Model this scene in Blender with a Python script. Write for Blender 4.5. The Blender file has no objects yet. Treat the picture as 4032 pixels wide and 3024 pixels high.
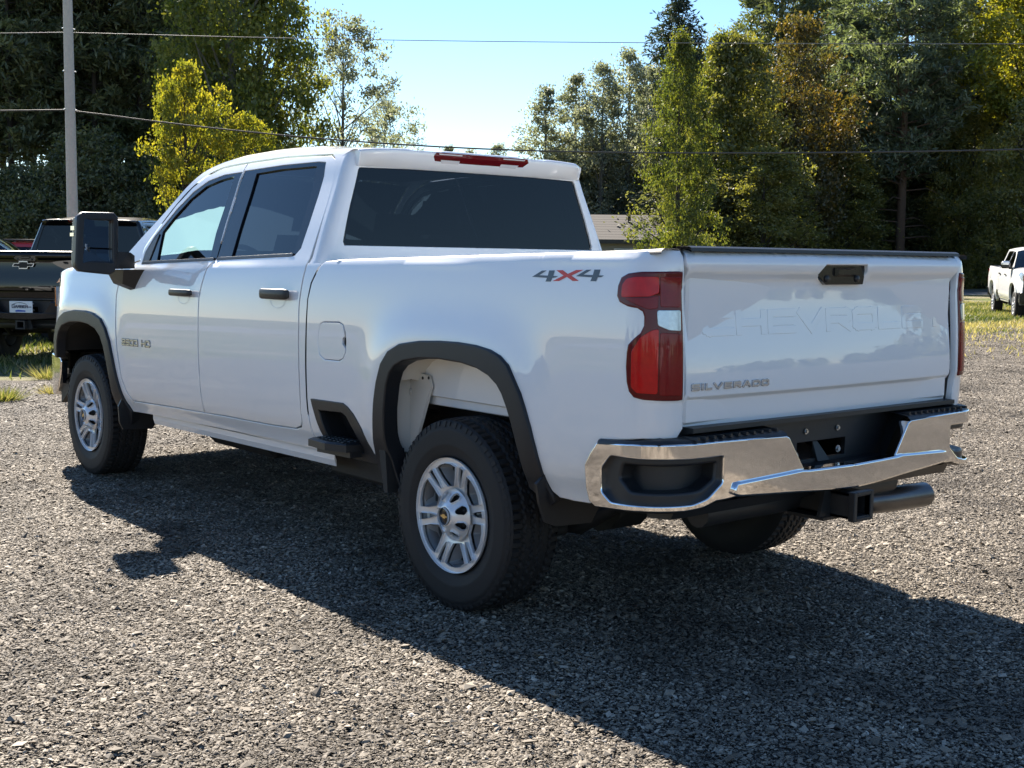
import bpy, bmesh, math, random
import numpy as np
from mathutils import Vector, Matrix
from mathutils.geometry import delaunay_2d_cdt

random.seed(7); RNG = np.random.default_rng(11)
R = math.radians
scene = bpy.context.scene
COL = scene.collection

# ------------------------------------------------------------------ camera
CAM = (-4.07683, 4.00195, 1.45539)
YAW, PITCH, ROLL = -39.39234, -5.68245, 0.69629
LENS_PX = 4897.5 / 4032.0
def camera_axes():
    cy, sy, cp, sp = math.cos(R(YAW)), math.sin(R(YAW)), math.cos(R(PITCH)), math.sin(R(PITCH))
    f = Vector((cp*cy, cp*sy, sp)); r = f.cross(Vector((0, 0, 1))).normalized(); u = r.cross(f)
    c, s = math.cos(R(ROLL)), math.sin(R(ROLL))
    return c*r + s*u, -s*r + c*u, f
AR, AU, AF = camera_axes()
cd = bpy.data.cameras.new('camera'); cam = bpy.data.objects.new('camera', cd); COL.objects.link(cam)
cam.matrix_world = Matrix(((AR.x, AU.x, -AF.x, CAM[0]), (AR.y, AU.y, -AF.y, CAM[1]), (AR.z, AU.z, -AF.z, CAM[2]), (0, 0, 0, 1)))
cd.sensor_width = 36.0; cd.lens = 36.0*LENS_PX; cd.clip_start = .05; cd.clip_end = 3000
scene.camera = cam

# ------------------------------------------------------------------ sky and sun
SUN = Vector((1.163, -.305, 1.0)).normalized()
SUN_EL = math.asin(SUN.z); SUN_AZ = math.atan2(SUN.x, SUN.y)
world = bpy.data.worlds.new('World'); scene.world = world; world.use_nodes = True
wn = world.node_tree; wn.nodes.clear()
sky = wn.nodes.new('ShaderNodeTexSky'); sky.sky_type = 'NISHITA'; sky.sun_disc = False
sky.sun_elevation = SUN_EL; sky.sun_rotation = SUN_AZ
sky.altitude = 200; sky.air_density = 1.0; sky.dust_density = 0.0; sky.ozone_density = 3.0
bg = wn.nodes.new('ShaderNodeBackground'); bg.inputs['Strength'].default_value = 0.055
wo = wn.nodes.new('ShaderNodeOutputWorld')
hs = wn.nodes.new('ShaderNodeHueSaturation'); hs.inputs['Saturation'].default_value = 1.10; hs.inputs['Hue'].default_value = .501; wn.links.new(sky.outputs[0], hs.inputs['Color']); wn.links.new(hs.outputs[0], bg.inputs[0]); wn.links.new(bg.outputs[0], wo.inputs[0])
ld = bpy.data.lights.new('sun', 'SUN'); ld.energy = 5.0; ld.angle = R(.53); ld.color = (1.0, .91, .79)
sun = bpy.data.objects.new('sun', ld); COL.objects.link(sun)
sun.rotation_euler = SUN.to_track_quat('Z', 'Y').to_euler(); sun.location = (20, -5, 30)
vs = scene.view_settings; vs.view_transform = 'Standard'; vs.look = 'None'; vs.gamma = 1.0; vs.use_curve_mapping = False
vs.exposure = 1.85
cy_ = scene.cycles
cy_.use_denoising = True; cy_.max_bounces = 8; cy_.diffuse_bounces = 3; cy_.glossy_bounces = 4
cy_.transparent_max_bounces = 12; cy_.transmission_bounces = 4; cy_.caustics_reflective = False; cy_.caustics_refractive = False
cy_.sample_clamp_indirect = 6.0

# ------------------------------------------------------------------ materials
def new_mat(name):
    m = bpy.data.materials.new(name); m.use_nodes = True; nt = m.node_tree; nt.nodes.clear()
    return m, nt, nt.nodes.new('ShaderNodeOutputMaterial')
def principled(name, col, rough=.5, metal=0., coat=0., spec=.5, noise=0., nscale=30., bump=0., bscale=200., coat_rough=.03, coat_ior=1.5):
    m, nt, out = new_mat(name)
    b = nt.nodes.new('ShaderNodeBsdfPrincipled')
    b.inputs['Base Color'].default_value = (*col, 1); b.inputs['Roughness'].default_value = rough
    b.inputs['Metallic'].default_value = metal; b.inputs['Coat Weight'].default_value = coat
    b.inputs['Coat Roughness'].default_value = coat_rough; b.inputs['Coat IOR'].default_value = coat_ior; b.inputs['Specular IOR Level'].default_value = spec
    nt.links.new(b.outputs[0], out.inputs[0])
    tc = nt.nodes.new('ShaderNodeTexCoord')
    if noise:
        n = nt.nodes.new('ShaderNodeTexNoise'); n.inputs['Scale'].default_value = nscale; n.inputs['Detail'].default_value = 5
        nt.links.new(tc.outputs['Object'], n.inputs['Vector'])
        mx = nt.nodes.new('ShaderNodeMix'); mx.data_type = 'RGBA'
        mx.inputs[6].default_value = (*[c*(1-noise) for c in col], 1); mx.inputs[7].default_value = (*[min(1, c*(1+noise)) for c in col], 1)
        nt.links.new(n.outputs['Fac'], mx.inputs[0]); nt.links.new(mx.outputs[2], b.inputs['Base Color'])
    if bump:
        n2 = nt.nodes.new('ShaderNodeTexNoise'); n2.inputs['Scale'].default_value = bscale; n2.inputs['Detail'].default_value = 3
        nt.links.new(tc.outputs['Object'], n2.inputs['Vector'])
        bp = nt.nodes.new('ShaderNodeBump'); bp.inputs['Strength'].default_value = bump; bp.inputs['Distance'].default_value = .004
        nt.links.new(n2.outputs['Fac'], bp.inputs['Height']); nt.links.new(bp.outputs[0], b.inputs['Normal'])
    return m
def glass(name, tint, ior=1.5, rough=0.0):
    m, nt, out = new_mat(name)
    t = nt.nodes.new('ShaderNodeBsdfTransparent'); t.inputs[0].default_value = (*tint, 1)
    g = nt.nodes.new('ShaderNodeBsdfGlossy'); g.inputs['Roughness'].default_value = rough; g.inputs[0].default_value = (1, 1, 1, 1)
    f = nt.nodes.new('ShaderNodeFresnel'); f.inputs[0].default_value = ior
    mx = nt.nodes.new('ShaderNodeMixShader')
    nt.links.new(f.outputs[0], mx.inputs[0]); nt.links.new(t.outputs[0], mx.inputs[1]); nt.links.new(g.outputs[0], mx.inputs[2])
    nt.links.new(mx.outputs[0], out.inputs[0])
    return m
def dusty_paint(name, col):
    """car paint with clear coat and a thin film of road dust low on the body"""
    m = principled(name, col, rough=.38, coat=1.0, coat_rough=.006, spec=.15, coat_ior=1.7)
    nt = m.node_tree; b = [n for n in nt.nodes if n.type == 'BSDF_PRINCIPLED'][0]
    tc = nt.nodes.new('ShaderNodeTexCoord'); n = nt.nodes.new('ShaderNodeTexNoise'); n.inputs['Scale'].default_value = 9; n.inputs['Detail'].default_value = 8
    nt.links.new(tc.outputs['Object'], n.inputs['Vector'])
    sp = nt.nodes.new('ShaderNodeSeparateXYZ'); nt.links.new(tc.outputs['Object'], sp.inputs[0])
    mr = nt.nodes.new('ShaderNodeMapRange'); mr.inputs[1].default_value = .95; mr.inputs[2].default_value = .5; mr.inputs[3].default_value = 0; mr.inputs[4].default_value = .16
    nt.links.new(sp.outputs[2], mr.inputs[0])
    mu = nt.nodes.new('ShaderNodeMath'); mu.operation = 'MULTIPLY'; nt.links.new(mr.outputs[0], mu.inputs[0]); nt.links.new(n.outputs['Fac'], mu.inputs[1])
    mx = nt.nodes.new('ShaderNodeMix'); mx.data_type = 'RGBA'; mx.inputs[6].default_value = (*col, 1); mx.inputs[7].default_value = (.42, .37, .30, 1)
    nt.links.new(mu.outputs[0], mx.inputs[0]); nt.links.new(mx.outputs[2], b.inputs['Base Color'])
    ra = nt.nodes.new('ShaderNodeMath'); ra.operation = 'MULTIPLY_ADD'; ra.inputs[1].default_value = .12; ra.inputs[2].default_value = .006
    nt.links.new(mu.outputs[0], ra.inputs[0]); nt.links.new(ra.outputs[0], b.inputs['Coat Roughness'])
    return m
M = {}
M['white'] = dusty_paint('white_paint', (.80, .81, .82))
M['black_paint'] = principled('black_paint', (.003, .003, .0035), rough=.3, coat=1.0, coat_rough=.01, spec=.05)
M['navy_paint'] = principled('navy_paint', (.006, .011, .03), rough=.3, coat=1.0, spec=.1)
M['red_paint'] = principled('red_paint', (.5, .03, .03), rough=.3, coat=1.0)
M['primer'] = principled('primer_white', (.62, .60, .56), rough=.45, noise=.06, nscale=6)
M['trim'] = principled('black_trim_plastic', (.014, .015, .017), rough=.42, bump=.15, bscale=600, noise=.12, nscale=8)
M['flare'] = principled('flare_plastic', (.015, .017, .021), rough=.42, spec=.35, bump=.2, bscale=500, noise=.10, nscale=7)
M['gloss_black'] = principled('gloss_black', (.008, .009, .012), rough=.14, spec=.4)
M['under'] = principled('underbody_black', (.012, .012, .012), rough=.7, noise=.4, nscale=12)
M['frame'] = principled('frame_black', (.02, .02, .02), rough=.5, noise=.3, nscale=15)
M['rubber'] = principled('tyre_rubber', (.015, .015, .016), rough=.66, spec=.35, noise=.25, nscale=14, bump=.15, bscale=300)
M['chrome'] = principled('chrome', (.82, .82, .83), rough=.045, metal=1.0, bump=.012, bscale=9)
M['alloy'] = principled('machined_alloy', (.74, .745, .75), rough=.30, metal=.35, coat=.5, noise=.04, nscale=40)
M['alloy_pocket'] = principled('alloy_pocket_paint', (.16, .165, .17), rough=.45, metal=.2)
M['alloy_slope'] = principled('alloy_slope', (.34, .345, .35), rough=.35, metal=.4, coat=.3)
M['steel'] = principled('bolt_steel', (.55, .55, .54), rough=.3, metal=1.0)
M['gold'] = principled('bowtie_gold', (.72, .52, .22), rough=.3, metal=.8)
M['exhaust'] = principled('exhaust_steel', (.11, .11, .115), rough=.30, metal=.9, noise=.3, nscale=9)
M['red_lens'] = principled('red_lens', (.20, .003, .005), rough=.25, coat=.35, spec=.2, noise=.2, nscale=60)
M['red_bright'] = principled('red_reflector', (.52, .006, .006), rough=.25, coat=.4, spec=.2, noise=.25, nscale=40)
M['red_dark'] = principled('red_lens_dark', (.11, .003, .005), rough=.2, coat=.4, spec=.2)
M['clear_lens'] = principled('clear_lens', (.40, .42, .45), rough=.15, metal=.6, coat=1.0, noise=.25, nscale=90)
M['lens_white'] = principled('lens_white', (.60, .58, .58), rough=.2, coat=.6)
M['amber'] = principled('amber_lens', (.55, .17, .02), rough=.15, coat=1.0)
M['glass_dark'] = glass('tinted_glass', (.020, .026, .036), 1.45)
M['glass_clear'] = glass('clear_glass', (.42, .56, .57), 1.56)
M['mirror'] = principled('mirror_silver', (.62, .64, .66), rough=.01, metal=1.0)
M['seat'] = principled('seat_fabric', (.03, .031, .034), rough=.8, noise=.2, nscale=40)
M['dash'] = principled('dash_plastic', (.035, .036, .038), rough=.6)
M['headliner'] = principled('headliner', (.30, .30, .29), rough=.9)
M['decal_grey'] = principled('decal_grey', (.075, .098, .120), rough=.35)
M['decal_red'] = principled('decal_red', (.62, .045, .03), rough=.35)
M['badge_chrome'] = principled('badge_chrome', (.50, .51, .53), rough=.22, metal=.7)
M['badge_dark'] = principled('badge_border', (.07, .07, .075), rough=.35)
M['plate_white'] = principled('plate_white', (.68, .71, .75), rough=.4)
M['plate_ink'] = principled('plate_ink', (.02, .025, .06), rough=.5)
M['plate_blue'] = principled('plate_blue', (.03, .10, .42), rough=.5)
M['paper'] = principled('sticker_paper', (.62, .66, .55), rough=.7)

# ------------------------------------------------------------------ object helpers
def link(name, mesh, mat=None, parent=None, label=None):
    o = bpy.data.objects.new(name, mesh); COL.objects.link(o)
    if mat is not None and not mesh.materials: mesh.materials.append(M[mat] if isinstance(mat, str) else mat)
    if parent is not None: o.parent = parent
    if label: o['label'] = label
    return o
def thing(name, label, cat, loc=(0, 0, 0), rz=0., group=None):
    o = bpy.data.objects.new(name, None); COL.objects.link(o); o.location = loc; o.rotation_euler = (0, 0, rz)
    o.empty_display_size = .3
    return tag(o, label, cat, group)
def tag(o, label, cat, group=None, kind=None):
    if label: o['label'] = label
    if cat: o['category'] = cat
    if group: o['group'] = group
    if kind: o['kind'] = kind
    return o
def copy_tree(o, parent=None, swap=None, skip=()):
    c = o.copy(); COL.objects.link(c); c.parent = parent
    if swap and o.type == 'MESH' and o.data.materials and o.data.materials[0] and o.data.materials[0].name in swap:
        c.material_slots[0].link = 'OBJECT'; c.material_slots[0].material = M[swap[o.data.materials[0].name]]
    for ch in list(o.children):
        if ch.name.split('.')[0] in skip: continue
        copy_tree(ch, c, swap, skip)
    return c
def np_mesh(name, V, F, smooth=False, tint=None):
    me = bpy.data.meshes.new(name); V = np.asarray(V, np.float32); F = np.asarray(F, np.int32); k = F.shape[1]
    me.vertices.add(len(V)); me.vertices.foreach_set('co', V.ravel())
    me.loops.add(F.size); me.loops.foreach_set('vertex_index', F.ravel())
    me.polygons.add(len(F)); me.polygons.foreach_set('loop_start', np.arange(0, F.size, k, dtype=np.int32))
    me.update(calc_edges=True)
    me.polygons.foreach_set('use_smooth', np.full(len(F), smooth))
    if tint is not None:
        a = me.attributes.new('tint', 'FLOAT', 'POINT'); a.data.foreach_set('value', np.asarray(tint, np.float32))
    return me

class MB:
    """collects polygons for one mesh"""
    def __init__(s): s.v = []; s.f = []; s.sm = []; s.nr = []
    def add(s, verts, faces, smooth=False, normals=None):
        b = len(s.v); s.v += [tuple(p) for p in verts]
        s.f += [tuple(b+i for i in f) for f in faces]; s.sm += [smooth]*len(faces)
        s.nr += [tuple(n) for n in normals] if normals is not None else [None]*len(verts)
    def hull(s, pts, smooth=False):
        bm = bmesh.new()
        for p in pts: bm.verts.new(p)
        r = bmesh.ops.convex_hull(bm, input=bm.verts)
        bmesh.ops.delete(bm, geom=[g for g in r['geom_interior'] if isinstance(g, bmesh.types.BMVert)], context='VERTS')
        bmesh.ops.dissolve_limit(bm, angle_limit=.01, verts=bm.verts, edges=bm.edges)
        bmesh.ops.recalc_face_normals(bm, faces=bm.faces)
        bm.verts.index_update()
        s.add([v.co[:] for v in bm.verts], [[v.index for v in f.verts] for f in bm.faces], smooth); bm.free()
    def box(s, x0, x1, y0, y1, z0, z1, b=.006, m=None):
        pts = []
        for x, sx in ((x0, 1), (x1, -1)):
            for y, sy in ((y0, 1), (y1, -1)):
                for z, sz in ((z0, 1), (z1, -1)):
                    pts += [(x+sx*b, y+sy*b, z), (x+sx*b, y, z+sz*b), (x, y+sy*b, z+sz*b)] if b else [(x, y, z)]
        if m is not None: pts = [m @ Vector(p) for p in pts]
        s.hull(pts)
    def prism(s, loop, depth, m=lambda a, b, c: (a, b, c)):
        n = len(loop)
        v = [m(a, b, 0) for a, b in loop]+[m(a, b, depth) for a, b in loop]
        s.add(v, [tuple(range(n)), tuple(range(2*n-1, n-1, -1))]+[(i, n+i, n+(i+1) % n, (i+1) % n) for i in range(n)])
    def tube(s, pts, rad, n=8, caps=True, smooth=True):
        pts = [Vector(p) for p in pts]; rad = rad if isinstance(rad, (list, tuple)) else [rad]*len(pts)
        V = []; F = []
        up = Vector((0, 0, 1))
        for i, p in enumerate(pts):
            d = (pts[min(i+1, len(pts)-1)]-pts[max(i-1, 0)]).normalized()
            a = d.cross(up if abs(d.z) < .95 else Vector((1, 0, 0))).normalized(); b = d.cross(a)
            V += [p+(a*math.cos(2*math.pi*k/n)+b*math.sin(2*math.pi*k/n))*rad[i] for k in range(n)]
        for i in range(len(pts)-1):
            F += [(i*n+k, i*n+(k+1) % n, (i+1)*n+(k+1) % n, (i+1)*n+k) for k in range(n)]
        s.add(V, F, smooth)
        if caps:
            s.add(V[:n], [tuple(range(n-1, -1, -1))]); s.add(V[-n:], [tuple(range(n))])
    def revolve(s, prof, c, n=48, axis='y', smooth=True):
        """prof: (radius, offset along axis)"""
        V = []; F = []
        for r, a in prof:
            for k in range(n):
                t = 2*math.pi*k/n; u, w = r*math.cos(t), r*math.sin(t)
                V.append((c[0]+u, c[1]+a, c[2]+w) if axis == 'y' else ((c[0]+a, c[1]+u, c[2]+w) if axis == 'x' else (c[0]+u, c[1]+w, c[2]+a)))
        for i in range(len(prof)-1):
            F += [(i*n+k, i*n+(k+1) % n, (i+1)*n+(k+1) % n, (i+1)*n+k) for k in range(n)]
        s.add(V, F, smooth)
    def grid(s, fn, us, vs_, smooth=True):
        V = [fn(u, v) for u in us for v in vs_]; n = len(vs_)
        s.add(V, [(i*n+j, (i+1)*n+j, (i+1)*n+j+1, i*n+j+1) for i in range(len(us)-1) for j in range(n-1)], smooth)
    def build(s, name, mat, parent=None, label=None, fix=True):
        me = bpy.data.meshes.new(name); me.from_pydata(s.v, [], s.f); me.update()
        me.polygons.foreach_set('use_smooth', s.sm)
        if any(n is not None for n in s.nr):
            me.polygons.foreach_set('use_smooth', [True]*len(s.f))
            ln = []
            for p in me.polygons:
                fn = p.normal
                for vi in p.vertices:
                    n = s.nr[vi]; ln.append(tuple(fn) if n is None else n)
            me.normals_split_custom_set(ln)
        elif fix:
            bm = bmesh.new(); bm.from_mesh(me); bmesh.ops.recalc_face_normals(bm, faces=bm.faces); bm.to_mesh(me); bm.free()
        return link(name, me, mat, parent, label)

# ------------------------------------------------------------------ curved panels cut from a surface
def in_poly(P, poly):
    x, y = P[:, 0], P[:, 1]; c = np.zeros(len(P), bool); n = len(poly); j = n-1
    for i in range(n):
        xi, yi = poly[i]; xj, yj = poly[j]
        if yi != yj:
            t = ((yi > y) != (yj > y)) & (x < (xj-xi)*(y-yi)/(yj-yi)+xi); c ^= t
        j = i
    return c
def inset(poly, d):
    """move a 2-D outline inwards by d"""
    P = [Vector(p) for p in poly]; n = len(P)
    A = sum(P[i].x*P[(i+1) % n].y-P[(i+1) % n].x*P[i].y for i in range(n)); s = 1 if A > 0 else -1
    o = []
    for i in range(n):
        a = (P[i]-P[i-1]); b = (P[(i+1) % n]-P[i])
        if a.length < 1e-9 or b.length < 1e-9: o.append(tuple(P[i])); continue
        a.normalize(); b.normalize(); na = Vector((-a.y, a.x))*s; nb = Vector((-b.y, b.x))*s
        m = na+nb; k = max(.35, m.length_squared/2); m = m/ k if m.length > 1e-6 else na
        o.append(tuple(P[i]+m*d*(1 if k > .35 else .6)))
    return o
def dense(poly, d):
    o = []
    n = len(poly)
    for i in range(n):
        a, b = Vector(poly[i]), Vector(poly[(i+1) % n]); k = max(1, int((b-a).length/d))
        o += [tuple(a+(b-a)*(j/k)) for j in range(k)]
    return o
def round_poly(poly, r, n=4):
    o = []; N = len(poly)
    for i in range(N):
        p = Vector(poly[i]); a = Vector(poly[i-1])-p; b = Vector(poly[(i+1) % N])-p
        k = min(r, a.length*.45, b.length*.45); p0 = p+a.normalized()*k; p2 = p+b.normalized()*k
        for j in range(n+1):
            t = j/n; o.append(tuple(p0*(1-t)**2+p*2*t*(1-t)+p2*t*t))
    return o
def spline(pts, k=5):
    """smooth open curve through the points"""
    P = [Vector(p) for p in pts]; o = []
    for i in range(len(P)-1):
        a, b, c, d = P[max(i-1, 0)], P[i], P[i+1], P[min(i+2, len(P)-1)]
        for j in range(k):
            t = j/k; o.append(tuple(.5*((2*b)+(c-a)*t+(2*a-5*b+4*c-d)*t*t+(3*b-a-3*c+d)*t**3)))
    o.append(tuple(P[-1])); return o
def panel(mb, polys, S, sign, holes=(), step=(.03, .03), mirror=1, off=0., fold=.018, rad=.003, edge_d=.03):
    """triangulate the outline(s) minus the holes in the surface's own 2-D coordinates, map to 3-D with exact normals,
    and turn every edge inwards with a small radius"""
    if polys and not isinstance(polys[0][0], (tuple, list)): polys = [polys]
    polys = [dense(p, edge_d) for p in polys]; holes = [dense(h, edge_d) for h in holes]
    pts = []; edges = []
    for lp in polys+holes:
        b = len(pts); pts += lp; edges += [(b+i, b+(i+1) % len(lp)) for i in range(len(lp))]
    bp = np.array(pts); lo, hi = bp.min(0), bp.max(0)
    gx = np.arange(lo[0]+step[0]*.5, hi[0], step[0]); gz = np.arange(lo[1]+step[1]*.5, hi[1], step[1])
    G = np.array([(x, z) for x in gx for z in gz]) if len(gx) and len(gz) else np.zeros((0, 2))
    if len(G):
        k = np.zeros(len(G), bool)
        for p in polys: k |= in_poly(G, p)
        for h in holes: k &= ~in_poly(G, h)
        G = G[k]
        if len(G):
            dm = np.full(len(G), 1e9)
            for q in bp: dm = np.minimum(dm, ((G-q)/np.array(step))[:, 0]**2+((G-q)/np.array(step))[:, 1]**2)
            G = G[dm > .16]
    allp = [Vector((float(a), float(b))) for a, b in list(map(tuple, bp))+list(map(tuple, G))]
    vo, eo, fo, *_ = delaunay_2d_cdt(allp, edges, [], 0, 1e-6)
    V2 = np.array([(v.x, v.y) for v in vo]); T = np.array([f for f in fo if len(f) == 3])
    C = V2[T].mean(1); k = np.zeros(len(T), bool)
    for p in polys: k |= in_poly(C, p)
    for h in holes: k &= ~in_poly(C, h)
    T = T[k]
    a, b, c = V2[T[:, 0]], V2[T[:, 1]], V2[T[:, 2]]
    ar = (b[:, 0]-a[:, 0])*(c[:, 1]-a[:, 1])-(b[:, 1]-a[:, 1])*(c[:, 0]-a[:, 0])
    T[ar < 0] = T[ar < 0][:, ::-1]; T = T[np.abs(ar) > 1e-9]
    used = np.unique(T); idx = {int(o): i for i, o in enumerate(used)}
    P = []; N = []; e = 1e-3
    for o in used:
        u, v = float(V2[o, 0]), float(V2[o, 1])
        p = Vector(S(u, v)); du = Vector(S(u+e, v))-Vector(S(u-e, v)); dv = Vector(S(u, v+e))-Vector(S(u, v-e))
        n = du.cross(dv).normalized()*sign; P.append(p+n*off); N.append(n)
    tr = [tuple(idx[int(i)] for i in (t if sign > 0 else t[::-1])) for t in T]
    cnt = {}
    for t in tr:
        for i in range(3):
            q = (t[i], t[(i+1) % 3]); cnt[q] = 1
    bd = [q for q in cnt if (q[1], q[0]) not in cnt]
    MY = lambda p: (p[0], mirror*p[1], p[2])
    flip = (lambda f: f) if mirror > 0 else (lambda f: tuple(reversed(f)))
    mb.add([MY(p) for p in P], [flip(t) for t in tr], True, [MY(n) for n in N])
    if fold:
        tv = {}
        for i, j in bd:
            d = (P[j]-P[i]); o = d.cross(N[i]+N[j]).normalized()
            for q in (i, j): tv.setdefault(q, []).append(o)
        bi = {q: k for k, q in enumerate(tv)}; t = {}
        for q, l in tv.items():
            s = sum(l, Vector()); t[q] = s.normalized() if s.length > 1e-6 else l[0]
        qs = list(tv)
        A = [P[q] for q in qs]; B = [P[q]+t[q]*rad*.7-N[q]*rad*.3 for q in qs]; Cc = [P[q]+t[q]*rad-N[q]*rad for q in qs]; Dd = [P[q]+t[q]*rad-N[q]*fold for q in qs]
        nA = [N[q] for q in qs]; nB = [(N[q]+t[q]).normalized() for q in qs]; nC = [t[q] for q in qs]
        n = len(qs)
        mb.add([MY(p) for p in A+B+Cc+Dd], [flip((bi[j]+r*n, bi[i]+r*n, bi[i]+(r+1)*n, bi[j]+(r+1)*n)) for i, j in bd for r in range(3)], True, [MY(x) for x in nA+nB+nC+nC])
# ------------------------------------------------------------------ pickup truck: surfaces (x forward, y left, z up, rear axle at x = 0)
def pchip(xs,ys):
    n=len(xs);h=[xs[i+1]-xs[i] for i in range(n-1)];d=[(ys[i+1]-ys[i])/h[i] for i in range(n-1)]
    m=[0.0]*n;m[0]=d[0];m[-1]=d[-1]
    for i in range(1,n-1):
        m[i]=0.0 if d[i-1]*d[i]<=0 else (lambda w1,w2:(w1+w2)/(w1/d[i-1]+w2/d[i]))(2*h[i]+h[i-1],h[i]+2*h[i-1])
    def f(x):
        if x<=xs[0]: return ys[0]+m[0]*(x-xs[0])
        if x>=xs[-1]: return ys[-1]+m[-1]*(x-xs[-1])
        i=0
        while x>xs[i+1]: i+=1
        t=(x-xs[i])/h[i];t2=t*t;t3=t2*t
        return (2*t3-3*t2+1)*ys[i]+(t3-2*t2+t)*h[i]*m[i]+(-2*t3+3*t2)*ys[i+1]+(t3-t2)*h[i]*m[i+1]
    return f
WB=4.036
body_profile=pchip([.45,.55,.60,.66,.78,.95,1.10,1.20,1.30,1.38,1.412,1.43],[.915,.945,.968,.985,.998,1.003,1.000,.994,.984,.970,.960,.948])
green_profile=pchip([1.40,1.43,1.6,1.8,1.93,2.0],[.958,.946,.882,.802,.752,.708])
def smooth(a,b,x):
    t=min(1,max(0,(x-a)/(b-a)));return t*t*(3-2*t)
def flare(x,z,xc):
    dx=abs(x-xc)/.53;dz=max(0,z-.55)/.565
    s=(dx**3.5+dz**3.5)**(1/3.5)
    if s<1: return .026
    return .026*math.exp(-((s-1)/.20)**2)
def ys(x,z):
    q=z+.0245*(x-2)
    if q>1.425 and .95<x: y=green_profile(q)
    else: y=body_profile(min(q,1.5))
    y+=flare(x,z,0)+flare(x,z,WB)
    if x<.9 and q>1.36: y+=.003*smooth(1.366,1.390,q)*(1-smooth(-.35,.85,x))*smooth(-1.06,-.98,x)-.004*smooth(1.395,1.413,q)
    if x>4.25: y-=.33*(x-4.25)**2
    return y
def m_side(x,z): return (x,ys(x,z),z)
def wrap(u,x0,y0,xa,r):
    """plan curve: along y=y0 while u>xa, then arc radius r to the rear face, then inboard"""
    if u>xa: return (u,y0,0.,1.)
    s=xa-u;L=r*math.pi/2
    if s<L:
        a=s/r;return (xa-r*math.sin(a),y0-r+r*math.cos(a),-math.sin(a),math.cos(a))
    return (xa-r,y0-r-(s-L),-1.,0.)
tail_x=pchip([.86,.90,.955,.975,.99,1.02,1.33,1.365,1.385,1.43,1.45,1.475,1.49,1.50],[-1.150,-1.154,-1.156,-1.158,-1.176,-1.176,-1.150,-1.149,-1.152,-1.186,-1.190,-1.182,-1.160,-1.140])
def m_tail(y,z):
    zc=z+.010*(abs(y)/.8)**2*0
    return (tail_x(zc)+.018*(y/.8)**2,y,z)
def m_bed(u,z):
    x,y,nx,ny=wrap(u,0,1.0,-1.03,.14)
    ds=ys(max(u,-1.03),z)-1.0
    s=max(0,-1.03-u);w=1-smooth(0,.22,s)
    dr=-(tail_x(z)+1.170)-.0
    if z>1.36: dr=min(dr,.0)*0+.5*dr
    d=ds*w+(1-w)*(.6*min(ds,0)+.4*dr)
    return (x+nx*d,y+ny*d,z)
bump_bow=.035
def m_bump(u,z):
    """u runs along the bumper from the left side forward end, round the corner to the middle"""
    x,y,nx,ny=wrap(u,0,1.015,-1.03,.205)
    # gentle bow of the rear face
    yy=max(0.,y)
    x+= -.030*(1-(yy/.81)**2) if yy<.81 else 0.
    return (x,y,z)
def cab_rear_x(z): return 1.085+.10*(z-1.45)
def m_cab(u,z):
    """side of the cab (u=x while >1.16), round the corner, across the rear face"""
    x,y,nx,ny=wrap(u,0,0.0,1.145,.045)
    # y is relative to the side surface
    yside=ys(1.25,z)
    dx=cab_rear_x(z)-1.10
    return (x+dx*(1-smooth(1.17,1.3,u)),yside+y,z)

def m_fascia(y, z):
    return (4.97-.10*abs(y/.9)**3-.06*max(0, z-1.0), y, z)
def loc2(seg, x):
    for (a, b), (c, d) in zip(seg, seg[1:]):
        if (a-x)*(c-x) <= 0 and a != c: return b+(d-b)*(x-a)/(c-a)
    return seg[0][1] if abs(x-seg[0][0]) < abs(x-seg[-1][0]) else seg[-1][1]

RARCH_OUT = [(.513, .693), (.486, .838), (.463, .919), (.427, 1.0), (.374, 1.055), (.292, 1.09), (.147, 1.111), (.007, 1.119), (-.114, 1.121), (-.231, 1.116), (-.319, 1.104), (-.381, 1.085), (-.43, 1.054), (-.468, 1.004), (-.503, .955), (-.53, .897), (-.555, .832), (-.574, .758), (-.586, .698), (-.589, .65)]
RARCH_IN = [(.440, .620), (.436, .680), (.419, .809), (.394, .916), (.365, .974), (.325, 1.008), (.26, 1.034), (.144, 1.053), (.004, 1.060), (-.144, 1.055), (-.248, 1.041), (-.326, 1.017), (-.379, .985), (-.41, .951), (-.439, .901), (-.464, .845), (-.485, .784), (-.502, .72), (-.510, .66), (-.512, .60)]
FARCH_OUT = [(3.372, .488), (3.401, .544), (3.419, .621), (3.443, .716), (3.473, .829), (3.508, .922), (3.565, .996), (3.64, 1.05), (3.771, 1.080), (3.904, 1.090), (4.096, 1.088), (4.264, 1.070), (4.38, 1.030), (4.467, .971), (4.525, .890), (4.555, .79)]
FARCH_IN = [(3.500, .47), (3.502, .574), (3.508, .682), (3.540, .795), (3.579, .889), (3.632, .954), (3.716, .998), (3.848, 1.022), (4.01, 1.028), (4.177, 1.018), (4.315, .988), (4.392, .944), (4.440, .879), (4.466, .79)]
DOOR_F_EDGE = [(3.455, 1.303), (3.477, 1.203), (3.453, 1.031), (3.425, .861), (3.392, .689), (3.350, .606), (3.300, .560)]
FRAME_TOP = [(3.237, 1.427), (3.231, 1.505), (3.108, 1.641), (2.984, 1.764), (2.838, 1.86), (2.686, 1.925), (2.532, 1.962), (2.24, 1.974), (1.79, 1.980), (1.32, 1.965)]
RDOOR_R = [(1.287, .616), (1.233, .632), (1.208, .658), (1.198, .773), (1.199, .959), (1.205, 1.157), (1.209, 1.22), (1.202, 1.304), (1.190, 1.389), (1.186, 1.481), (1.186, 1.598), (1.190, 1.715), (1.207, 1.833), (1.232, 1.913), (1.268, 1.947), (1.32, 1.965)]
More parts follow.
